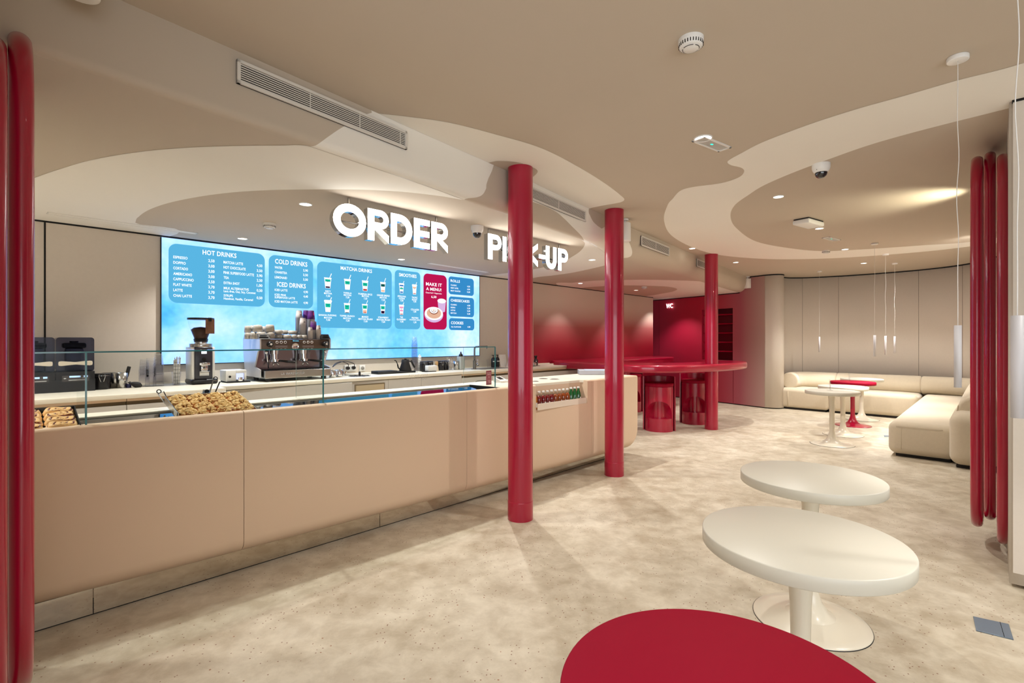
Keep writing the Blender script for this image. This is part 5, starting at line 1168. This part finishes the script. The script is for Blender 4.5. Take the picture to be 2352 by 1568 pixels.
obj('screen', MB().add([(-.03, -.015, .0325), (.03, -.015, .0325), (.03, .05, .0535), (-.03, .05, .0535)], [(0, 1, 2, 3)]), M_black_p, t, False)
t = fitem('cable', 'short black cable lying on the deck behind the red-pink card', 'cable', 1106, 876); obj('cord', MB().tube(catmull([(-.08, 0, .004), (-.03, .03, .006), (.04, .03, .006), (.10, .0, .004)], 6, False), .003, 6), M_black_p, t)
for px, py, w_, lb in ((1230, 875.5, .035, 'left small metal tag lying on the pick-up deck'), (1248, 869.5, .050, 'middle small metal tag lying on the pick-up deck'), (1274, 870.5, .055, 'right round metal tag with shiny ring on the pick-up deck')):
    t = fitem('metal_tag', lb, 'metal tag', px, py, ZT, 'small metal tags on the deck', -TH); obj('tag_plate', MB().lathe([(0, .003), (w_ * .7, .003), (w_, .001), (w_, 0)], 24, 0, T3(sc=(1, .7, 1))), M_dark if w_ < .052 else M_blackrough, t)
    obj('ring', MB().lathe([(w_ * .72, .0035), (w_ * .5, .0045), (w_ * .45, .0035)], 24, 0, T3(sc=(1, .7, 1))), M_chrome, t)
t = fitem('tray_box', 'low grey linen tray on the far end of the deck beside the middle column', 'tray', 1368, 861); Mg = mat('grey_linen_tray', (178, 180, 190), .7, bump=.3, bscale=300)
tz = t; mb = MB(); mb.box(-.19, .19, -.0, .26, .005, .05, 0, T3(rz=-PI / 2 + .0)); t.rotation_euler = (0, 0, TH - .0)
mb = MB().box(-.20, .16, .0, .28, .004, .055, 0, T3(rz=-.86)); obj('tray_body', mb, Mg, t); obj('papers', MB().box(-.12, .14, .03, .26, .055, .058, 0, T3(rz=-.86)), mat('pale_blue_paper', (190, 206, 230), .5), t); obj('trim_line', MB().box(-.19, .15, .01, .27, 0, .004, 0, T3(rz=-.86)), mat('wood_trim', (170, 150, 110), .6), t)
# reflection of window lettering, painted as reversed text on the glass screen
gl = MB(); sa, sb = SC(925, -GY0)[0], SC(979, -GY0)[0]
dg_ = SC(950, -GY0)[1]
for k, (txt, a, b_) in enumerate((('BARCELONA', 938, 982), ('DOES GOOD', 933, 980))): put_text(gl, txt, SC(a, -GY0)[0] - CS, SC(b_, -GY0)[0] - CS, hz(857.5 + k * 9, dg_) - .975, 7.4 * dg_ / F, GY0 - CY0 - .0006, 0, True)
pane = [c for c in gs.children if c.name.startswith('front_pane')][-1]
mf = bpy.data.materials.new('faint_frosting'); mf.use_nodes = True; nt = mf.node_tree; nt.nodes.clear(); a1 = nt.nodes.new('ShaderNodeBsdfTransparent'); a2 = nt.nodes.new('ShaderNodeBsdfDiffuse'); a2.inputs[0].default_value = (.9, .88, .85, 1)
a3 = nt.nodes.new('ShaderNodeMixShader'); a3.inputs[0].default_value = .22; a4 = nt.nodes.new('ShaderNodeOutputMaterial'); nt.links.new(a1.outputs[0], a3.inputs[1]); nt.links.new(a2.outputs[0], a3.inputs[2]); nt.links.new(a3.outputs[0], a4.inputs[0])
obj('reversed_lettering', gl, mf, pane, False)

# ---- pastries
M_dough = mat('baked_dough', (232, 186, 124), .5, coat=.1, var=.12, vscale=18); M_cin = mat('cinnamon_swirl', (132, 64, 32), .3, coat=.5); M_glaze = mat('sugar_glaze', (238, 214, 178), .2, coat=.6)
def roll_mesh(sx, sy, h, seed):
    rnd = random.Random(seed); nr, na = 26, 60; vs = [(0, 0, h)]; fs = []; mi = []
    ph = rnd.random() * 6.28
    for i in range(1, nr + 1):
        r = i / nr
        for k in range(na):
            a = 2 * PI * k / na; turn = (r * 2.4 - a / (2 * PI) + ph) % 1.0; g = math.exp(-((turn - .5) / .12) ** 2) if r < .9 else 0
            se = 1 / max(abs(math.cos(a)) ** 4 + abs(math.sin(a)) ** 4, 1e-6) ** .25
            z = h * (1 - .12 * r ** 2 - .85 * max(0, (r - .74) / .26) ** 2) - g * .008 + .004 * math.sin(3 * a + ph) * r
            vs.append((sx * r * math.cos(a) * se * .98, sy * r * math.sin(a) * se * .98, max(z, .002)))
    mb = MB()
    for k in range(na): fs.append((0, 1 + k, 1 + (k + 1) % na)); mi.append(0)
    for i in range(nr - 1):
        for k in range(na):
            a0 = 1 + i * na + k; a1 = 1 + i * na + (k + 1) % na; fs.append((a0, a0 + na, a1 + na, a1)); r = (i + 1.5) / nr; turn = (r * 2.4 - (k + .5) / na + ph) % 1.0
            mi.append(1 if abs(turn - .5) < .15 and r < .9 else (2 if rnd.random() < .05 and r < .9 else 0))
    mb.add(vs, fs, 0, True); mb.m = mi; return mb
TRZ = .948; TILT = .215
def tp(s, y, x, yy, zz): v = Matrix.Rotation(TILT, 3, 'X') @ Vector((x, yy, zz)); return W(s + v.x, -(y + v.y), TRZ + .034 + v.z)
tr = cthing('baking_tray', 'dark baking tray full of cinnamon rolls at the left end of the counter', 'baking tray', -.09, 3.44, TRZ)
tr.rotation_euler = (TILT, 0, TH); tr.location.z = TRZ + .034
TX0, TX1, TY0, TY1 = -.66, .365, -.15, .155
mb = MB().box(TX0, TX1, TY0, TY1, 0, .003).box(TX0, TX1, TY0 - .003, TY0, 0, .025).box(TX0, TX1, TY1, TY1 + .003, 0, .03).box(TX1, TX1 + .003, TY0, TY1, 0, .032); obj('tray_body', mb, M_blackrough, tr)
nx, ny = 8, 4; px_ = (TX1 - TX0) / nx; py_ = (TY1 - TY0) / ny; protos = [obj('cinnamon_roll', roll_mesh(px_ * .5, py_ * .5, .032, k), [M_dough, M_cin, M_glaze]) for k in range(4)]
for nm_, tt_, xa_, xb_ in ((0, tr, TX0, TX1),): obj('tray_riser', MB().box(xa_ + .05, xb_ - .05, TY1 - .04, TY1 - .02, -.045, 0), M_blackrough, tt_)
rown = ['back', 'second from the back', 'third from the back', 'front']; used = 0
for i in range(nx):
    for j_ in range(ny):
        q = protos[used % 4] if used < 4 else protos[(i * 3 + j_ * 2) % 4].copy()
        if used >= 4: COL.objects.link(q)
        used += 1; fl_ = (i + j_) % 3 == 0; q.location = tp(-.09, 3.44, TX0 + px_ * (i + .5), TY0 + py_ * (j_ + .5), .004); q.rotation_euler = (-TILT if fl_ else TILT, 0, TH + (PI if fl_ else 0))
        col_ = ['at the hidden left end', 'at the hidden left end', 'at the hidden left end', 'cut by the red loop', 'next to the red loop', 'two columns from the tray end', 'beside the last column', 'in the last column by the tray end'][i]
        tag(q, 'cinnamon roll %s, %s row' % (col_, rown[ny - 1 - j_]), 'cinnamon roll', 'cinnamon rolls in the baking tray')
M_crumb = mat('crumble', (232, 196, 134), .7, var=.22, vscale=70, bump=1, bscale=180); M_bun = mat('glazed_bun', (196, 112, 50), .35, coat=.4, var=.2, vscale=25)
ct = cthing('baking_tray', 'steel baking tray of crumble-topped squares in the middle of the display', 'baking tray', .90, 3.46, TRZ); a_, b__ = .205, .17
ct.rotation_euler = (TILT, 0, TH); ct.location.z = TRZ + .034
obj('tray_body', MB().box(-a_, a_, -b__, b__, 0, .003).box(-a_ - .003, -a_, -b__, b__, 0, .045).box(a_, a_ + .003, -b__, b__, 0, .03).box(-a_, a_, b__, b__ + .003, 0, .045).box(-a_, a_, -b__ - .003, -b__, 0, .02), M_steel, ct)
obj('tray_riser', MB().box(-.15, .15, b__ - .04, b__ - .02, -.04, 0), M_steel, ct)
obj('price_tag', MB().box(-a_ - .006, -a_ - .004, -b__ + .02, -b__ + .09, .01, .045), M_cream, ct)
def crumble_thing(seed):
    rnd = random.Random(seed); t = thing('crumble_square', '', 'pastry', (0, 0, 0), TH, 'crumble-topped squares in the steel tray')
    w_ = .047; obj('bun', MB().box(-w_, w_, -.041, .041, 0, .026, 0, None, .012, 3), M_bun, t); mb = MB()
    for k in range(95):
        a = rnd.random() * 6.28; q = .047 * rnd.random() ** .4; r = rnd.uniform(.0035, .009); mb.sphere(r, (q * math.cos(a), q * .88 * math.sin(a), .030 + .022 * (1 - (q / .043) ** 2) + rnd.uniform(-.006, .005)), 6, 4, 0, None, (rnd.uniform(.8, 1.6), rnd.uniform(.8, 1.4), .8))
    obj('crumble_topping', mb, M_crumb, t)['kind'] = 'stuff'; return t
cr = [crumble_thing(k) for k in range(4)]; n = 0
for i in range(4):
    for j_ in range(4):
        loc = tp(.90, 3.46, -.153 + .102 * i, -.126 + .084 * j_, .004); lb = 'crumble-topped square, %s column, %s row of the steel tray' % (['first', 'second', 'third', 'last'][i], ['front', 'second', 'third', 'back'][j_])
        if n < 4: cr[n].location = loc; cr[n]['label'] = lb; cr[n].rotation_euler = (TILT, 0, TH)
        else: dup(cr[(i + 2 * j_) % 4], loc, None, lb)
        n += 1
def tongs(px, y, label, z=.98, lean=(.25, .35), L=.16):
    s, d = SC(px, -y); t = thing('tongs', label, 'tongs', W(s, -y, z), TH); T = Matrix.Rotation(lean[0], 4, 'Y') @ Matrix.Rotation(-lean[1], 4, 'X')
    obj('arm', MB().box(-.013, -.009, -.008, .008, 0, L, 0, T).box(-.013, .013, -.008, .008, L - .004, L, 0, T), M_steel, t); obj('arm', MB().box(.009, .013, -.008, .008, 0, L, 0, T @ Matrix.Rotation(.12, 4, 'Y')), M_black_p, t)
    obj('hanging_ring', MB().tube([(.011 * math.cos(k * PI / 6), 0, L + .011 + .011 * math.sin(k * PI / 6)) for k in range(12)], .003, 8, 0, True, T), M_black_p, t)
tongs(478, 3.72, 'steel and black tongs standing behind the crumble tray', .977, (.28, .1), .165)
t, s, d = item('spatula', 'steel lifter with black dot grip beside the tongs', 'spatula', 470, 3.71, z=.977); obj('blade', MB().box(-.022, .022, -.001, .001, 0, .10, 0, T3(ry=.12)), M_steel, t); obj('grip_dot', MB().cyl(.014, 0, .004, 20, 0, T3(.012, -.0, .088, rx=PI / 2)), M_black_p, t)
tongs(384, 3.69, 'short steel tongs leaning on the left corner of the crumble tray', 1.01, (-.5, .1), .075)

# ---- bottles in the niche
Mam = [mat('orange_drink', (222, 128, 20), .08, coat=1, trans=.35), mat('ruby_drink', (132, 12, 22), .08, coat=1, trans=.3), mat('amber_drink', (160, 72, 16), .08, coat=1, trans=.3), mat('green_glass', (8, 112, 48), .06, coat=1, trans=.35)]
Mcl = glass_thin('clear_bottle_neck', (240, 240, 236), 1.5, .02)
def bottle(kind, first=None):
    t = thing('drink_bottle', '', 'bottle', (0, 0, 0), TH, 'small drink bottles in the counter niche'); r = .0275
    if kind < 3:
        obj('body', MB().lathe([(0, 0), (r * .9, 0), (r, .006), (r * .93, .04), (r, .08), (r * .96, .105), (r * .6, .128), (0, .128)], 24), Mam[kind], t); obj('neck', MB().lathe([(r * .6, .128), (.0115, .142), (.0115, .156)], 20), Mcl, t); hc = .154
    else: obj('body', MB().lathe([(0, 0), (r * .95, 0), (r, .006), (r, .085), (r * .85, .115), (.0125, .145), (.0125, .165), (0, .165)], 24), Mam[3], t); hc = .160
    obj('cap', MB().cyl(.0145, hc, hc + .017, 20, bev=.002), M_white, t)
    lab = MB()
    if kind < 3: lab.lathe([(r * 1.012, .02), (r * .99, .035), (r * .975, .05), (r * 1.0, .066)], 8, 0, None, True, -PI * .42, -PI * .05); 
    else: lab.lathe([(r * 1.01, .045), (r * 1.01, .072)], 8, 0, None, True, -PI * .55, -PI * .15)
    obj('label', lab, M_white, t, False); return t
pb = [bottle(k) for k in range(4)]; ub = [False] * 4
desc = {0: 'orange drink bottle', 1: 'ruby red drink bottle', 2: 'amber brown drink bottle', 3: 'green glass drink bottle'}
capx = [1218, 1228, 1238, 1248, 1257.5, 1267, 1276, 1285, 1294, 1303, 1311.5, 1320, 1328.5]; kinds = [0, 0, 1, 1, 1, 1, 2, 2, 2, 2, 3, 3, 3]
wh = ['hidden beside the column', 'nearest the red column', 'beside the orange ones', 'second from the orange ones', 'third from the orange ones', 'next to the amber ones', 'next to the ruby ones', 'second of the amber ones', 'third of the amber ones', 'beside the green ones', 'next to the amber ones', 'in the middle of the green ones', 'at the right end of the niche']
for k, (px, kd) in enumerate(zip(capx, kinds)):
    s, d = SC(px, -3.158); yy = yf(s) + .046; s, d = SC(px, -yy); loc = W(s, -yy, .7355); lb = '%s %s' % (desc[kd], wh[k])
    if not ub[kd]: pb[kd].location = loc; pb[kd].rotation_euler = (0, 0, TH + random.uniform(-.5, .5)); pb[kd]['label'] = lb; ub[kd] = True
    else: dup(pb[kd], loc, TH + random.uniform(-.6, .6), lb)
# ================================================================ RED BAR AND STOOLS
ZBT, ZBB = 1.033, .915
sw = lambda s, c: (W(s, c).x, W(s, c).y)
ctrl = [sw(7.12, -5.88), sw(8.2, -5.88), sw(9.6, -5.88), sw(10.75, -5.88), sw(10.80, -5.45), sw(10.45, -5.12), sw(9.9, -5.05), sw(9.3, -5.06), sw(8.75, -5.0),
        (1.62, 8.62), (2.05, 8.25), (2.66, 8.22), (3.2, 8.52), (3.62, 8.88), (3.92, 9.08), (4.10, 8.95), (4.10, 8.66), (3.92, 8.36), (3.55, 7.98), (3.05, 7.62), (2.5, 7.36), (2.05, 7.30), (1.68, 7.45), (1.32, 7.85), (1.02, 8.35), (.72, 8.62), sw(7.14, -5.62)]
bo = [(p.x, p.y) for p in catmull([Vector((a, b_, 0)) for a, b_ in ctrl], 5)]
bar = thing('bar_table', 'sweeping glossy red bar table wrapping round the farthest red column', 'bar table', (2.6, 7.9, 0)); LBt = Matrix.Translation((-2.6, -7.9, 0))
obj('bar_top', MB().slab(bo, ZBB, ZBT, .035, 5, 0, LBt), M_red, bar)
def leg(x, y, r, n='bar_leg'): obj(n, MB().cyl(r, 0, ZBB + .004, 36, 0, LBt @ Matrix.Translation((x, y, 0))), M_red, bar)
leg(1.78, 7.80, .075); leg(1.40, 8.65, .12); leg(1.95, 9.9, .1)
mb = MB(); P = [sw(7.3, -5.86), sw(10.5, -5.86), sw(10.3, -5.5), sw(7.5, -5.6)]
obj('bar_pedestal', MB().prism(P, 0.06, ZBB, 0, LBt), M_red, bar)
def stool(x, y, rz, label):
    t = thing('bar_stool', label, 'stool', (x, y, 0), rz, 'red cylinder stools'); R_, H = .215, .685; n = 72
    # drum with an arched foot niche scooped out of the front (local -y)
    vs = []; fs = []; inn = .10
    aw = 1.12
    def arch(a):
        d = abs((a + PI) % (2 * PI) - PI); return 0 if d >= aw else .27 * math.sqrt(max(0, 1 - (d / aw) ** 2))
    rows = 9
    for k in range(n):
        a = 2 * PI * k / n; h = arch(a); zb = .20; d = abs((a + PI) % (2 * PI) - PI)
        for (r, z) in ((R_, 0), (R_, .06), (R_, .13), (R_, zb), (R_ - (inn if h > 0 else 0) * min(1, h / .10), zb + .0005), (R_ - (inn if h > 0 else 0) * min(1, h / .10), zb + h), (R_, zb + h + .0005), (R_, .58), (R_, H)):
            vs.append((r * math.sin(a), -r * math.cos(a), z))
    for k in range(n):
        k2 = (k + 1) % n
        for j_ in range(rows - 1): fs.append((k * rows + j_, k2 * rows + j_, k2 * rows + j_ + 1, k * rows + j_ + 1))
    mb = MB().add(vs, fs, 0, True); o = obj('drum', mb, M_red, t, False); smooth_auto(o, .7)
    obj('seat', MB().cyl(R_ + .004, H, H + .055, 48, bev=.012), M_redtop, t)
    sh = MB(); m = 40; a0, a1 = -.12, PI + .12; ri, ro = R_ + .012, R_ + .030
    prof_ = [(ri, 0), (ro, 0), (ro, .832), (ro - .003, .838), (ri + .003, .838), (ri, .832), (ri, 0)]
    sh.lathe(prof_, m, 0, None, False, a0, a1)
    for a in (a0, a1): q = [(r * math.cos(a), r * math.sin(a), z) for r, z in prof_[:-1]]; sh.add(q, [tuple(range(6))])
    obj('wrap_back', sh, M_red, t, False); return t
stool(2.30, 7.66 + .1, math.atan2(-2.3, 7.7) * 1.0, 'red drum stool with arched foot niche, in full view under the bar front')
stool(3.10, 8.42, -.35, 'red drum stool half hidden behind the farthest red column'); stool(2.35, 9.85, -.2, 'red drum stool deep behind the bar, beside the counter end')

# ================================================================ LOUNGE TABLES
def tulip(x, y, label, top=M_cream, base=M_creambase, r=.318, zt=.722, th=.048, rb=.258, grp='round pedestal tables', name='pedestal_table'):
    t = thing(name, label, 'table', (x, y, 0), 0, grp)
    z0 = zt - th; obj('tabletop', MB().lathe([(0, z0), (r - .004, z0), (r, z0 + .004), (r, zt - .004), (r - .0015, zt - .001), (r - .004, zt), (0, zt)], 96), top, t)
    obj('pedestal', MB().lathe([(.031, .19), (.036, .15), (.05, .10), (.078, .055), (.11, .034)] [::-1] + [(.0325, .26), (.031, .36), (.033, .48), (.040, .60), (.048, z0)], 48), base, t)
    obj('foot', MB().lathe([(0, .038), (.085, .044), (.115, .032), (.16, .020), (.21, .012), (rb - .004, .008), (rb, .004), (rb, 0)], 72), base, t)
    obj('foot_rim', MB().lathe([(rb + .002, 0), (rb + .002, .003), (rb - .01, .0035)], 72), M_blackrough, t); return t
tulip(1.000, 1.720, 'large cream round table nearest the camera, its foot out of the picture')
tulip(1.496, 2.490, 'cream round table behind the nearest cream one, foot in full view')
tulip(.410, .940, 'red round table cut by the bottom edge of the picture', M_redtop, M_red)
for px, py, lb, r_ in ((1911, 1019.5, 'cream round table in front of the row by the sofa', 0), (1936, 998, 'second cream round table in the row by the sofa', 0), (1958.5, 976.5, 'red round table among the cream ones by the sofa', 1), (1979, 962.5, 'farthest cream round table, nearest the rear sofa', 0)):
    p = FP(px, py); tulip(p.x, p.y, lb, M_redtop if r_ else M_cream, M_red if r_ else M_creambase)
def holder(px, py, label):
    p = FP(px, py, .723); t = thing('acrylic_holder', label, 'card holder', (p.x, p.y, .7225), -.3, 'clear acrylic card holders'); obj('foot', MB().box(-.035, .035, -.03, .03, 0, .003), M_clear, t)
    obj('upright', MB().box(-.0015, .0015, -.03, .03, .003, .15), M_clear, t); obj('edge', MB().tube([(0, -.03, .003), (0, -.03, .15), (0, .03, .15)], .0012, 6), M_gpale, t)
holder(1906, 896, 'clear acrylic holder on the front cream table by the sofa'); holder(1950, 876, 'clear acrylic holder on the red table by the sofa')

# ================================================================ SOFAS
M_seamf = mat('sofa_piping', (196, 182, 156), .9)
def cushion(s0, s1, c0, c1, z0, z1, r, parent, o, name, rt=None):
    bm = bmesh.new(); bmesh.ops.create_cube(bm, size=1)
    for v in bm.verts: v.co = Vector((s0 if v.co.x < 0 else s1, -c1 if v.co.y < 0 else -c0, z0 if v.co.z < 0 else z1))
    bmesh.ops.bevel(bm, geom=bm.edges[:], offset=r, segments=7, affect='EDGES', profile=.5)
    bmesh.ops.subdivide_edges(bm, edges=[e for e in bm.edges if e.calc_length() > .3], cuts=8, use_grid_fill=True)
    cx, cy = (s0 + s1) / 2, -(c0 + c1) / 2
    for v in bm.verts:
        if v.co.z > z1 - .01: u = (v.co.x - cx) / (s1 - s0) * 2; w_ = (v.co.y - cy) / (c1 - c0) * 2; v.co.z += .018 * max(0, 1 - u ** 4) * max(0, 1 - w_ ** 4)
    return obj(name, MB().bm(bm, 0, True, Matrix.Translation((-o[0], o[1], 0))), M_sofa, parent)
def sofa(name, label, s, c): t = thing(name, label, 'sofa module', W(s, c), TH, 'modular boucle sofas'); return t, (s, c)
def bolster(parent, o, pts, r, name='bolster'):
    P = catmull([Vector((p[0] - o[0], -(p[1] - o[1]), p[2])) for p in pts], 8, False); n = len(P)
    d0 = (P[0] - P[1]).normalized(); d1 = (P[-1] - P[-2]).normalized(); C = []; Rr = []
    for k in range(6): a = PI / 2 * k / 6; C.append(P[0] + d0 * (.035 * math.cos(a))); Rr.append(max(.002, r - .035 + .035 * math.sin(a)))
    C += P; Rr += [r] * n
    for k in range(6): a = PI / 2 * (k + 1) / 6; C.append(P[-1] + d1 * (.035 * math.sin(a))); Rr.append(max(.002, r - .035 + .035 * math.cos(a)))
    b_ = obj(name, MB().tube(C, Rr, 28), M_sofa, parent)
    ring = P[1] if True else None; dd = (P[1] - P[0]).normalized()
    return b_
zs = .425
pS = lambda px, py: None
SB = 11.17
t, o = sofa('sofa_module', 'rear left sofa module whose round bolster ends in a disc', 11.6, -2.7)
cushion(SB, SB + .62, -3.18, -2.305, .035, zs, .07, t, o, 'seat'); bolster(t, o, [(SB + .16, -3.02, .575), (SB + .38, -3.01, .575), (SB + .58, -2.90, .575), (SB + .66, -2.65, .575), (SB + .66, -2.32, .575)], .168)
obj('seam_piping', MB().tube([(SB - .002 - o[0], 3.02 + o[1], .05), (SB - .003 - o[0], 3.02 + o[1], .36)], .005, 6), M_seamf, t)
t, o = sofa('sofa_module', 'rear middle sofa module behind the lounge tables', 11.6, -1.6)
cushion(SB, SB + .82, -2.285, -.95, .035, zs, .07, t, o, 'seat'); bolster(t, o, [(SB + .66, -2.26, .575), (SB + .68, -1.6, .575), (SB + .70, -1.0, .575)], .168)
t, o = sofa('corner_sofa', 'long right sofa seat running from the foreground to the rear corner', 9.5, -.6)
cushion(7.50, 11.75, -.93, -.30, .035, zs, .085, t, o, 'seat'); bolster(t, o, [(SB + .68, -.93, .575), (SB + .66, -.6, .575), (SB + .56, -.25, .575)], .168)
obj('stitch_line', MB().tube([(7.50 - o[0] - .0015, y + o[1], -.0 + .372) for y in (.42, .6, .85)], .002, 6).tube([(7.50 - o[0] - .001, .80 + o[1], z) for z in (.1, .35)], .002, 6), M_seamf, t)
t, o = sofa('tall_sofa', 'tall rounded right sofa backrest block nearest the red wall loops', 8.6, -.05)
cushion(7.26, 10.6, -.36, .045, .035, .60, .10, t, o, 'back_block'); bolster(t, o, [(7.62, -.135, .60), (9.0, -.135, .62), (10.6, -.135, .62)], .175)
obj('seam_piping', MB().tube([(7.57 + .1 * math.sin(a) - o[0], -(-.135) + .172 * math.cos(a) + o[1] , .60 + .172 * math.sin(a)) for a in [k * PI / 10 for k in range(11)]], .004, 6), M_seamf, t)
# sofa plinths
M_pl = mat('dark_plinth', (30, 27, 25), .7)
for k, (a, b_, c, d) in enumerate(((SB + .05, SB + .75, -3.14, -.98), (7.58, 11.9, -.86, -.36), (7.34, 10.5, -.3, .1))):
    pass
for nm, (a, b_, c, d) in zip([x for x in bpy.data.objects if x.name.startswith(('sofa_module', 'corner_sofa', 'tall_sofa'))], ((7.58, 11.9, -.86, -.36), (7.34, 10.5, -.30, .1), (SB + .05, SB + .75, -3.14, -2.36), (SB + .05, SB + .75, -2.22, -1.0))):
    iv = nm.location; s_, c_ = A.dot(iv), NV.dot(iv); obj('plinth', MB().box(a - s_, b_ - s_, -(d - c_), -(c - c_), 0, .04), M_pl, nm)

# ================================================================ FLOOR PLATES
def plate(pts, label):
    P = [FP(x, y) for x, y in pts]; c = sum(P, Vector()) / 4; t = thing('floor_box', label, 'floor box', c, 0, 'blue grey floor outlets'); q = [(p.x - c.x, p.y - c.y) for p in P]
    obj('lid', MB().slab(q, 0, .006, .002, 2), M_bluegrey, t); u = lambda a, b_, k: (a[0] + (b_[0] - a[0]) * k, a[1] + (b_[1] - a[1]) * k)
    l1, l2 = u(q[0], q[1], .76), u(q[3], q[2], .76); obj('lid_joint', MB().tube([(l1[0], l1[1], .006), (l2[0], l2[1], .006)], .0012, 6), M_dark, t)
plate([(2235, 1417), (2317, 1435), (2328, 1470), (2242, 1449)], 'blue grey floor outlet lid in the right foreground')
plate([(2030, 1000), (2046, 1000), (2047, 1003), (2031, 1003)], 'distant blue grey floor outlet beside the long right sofa')
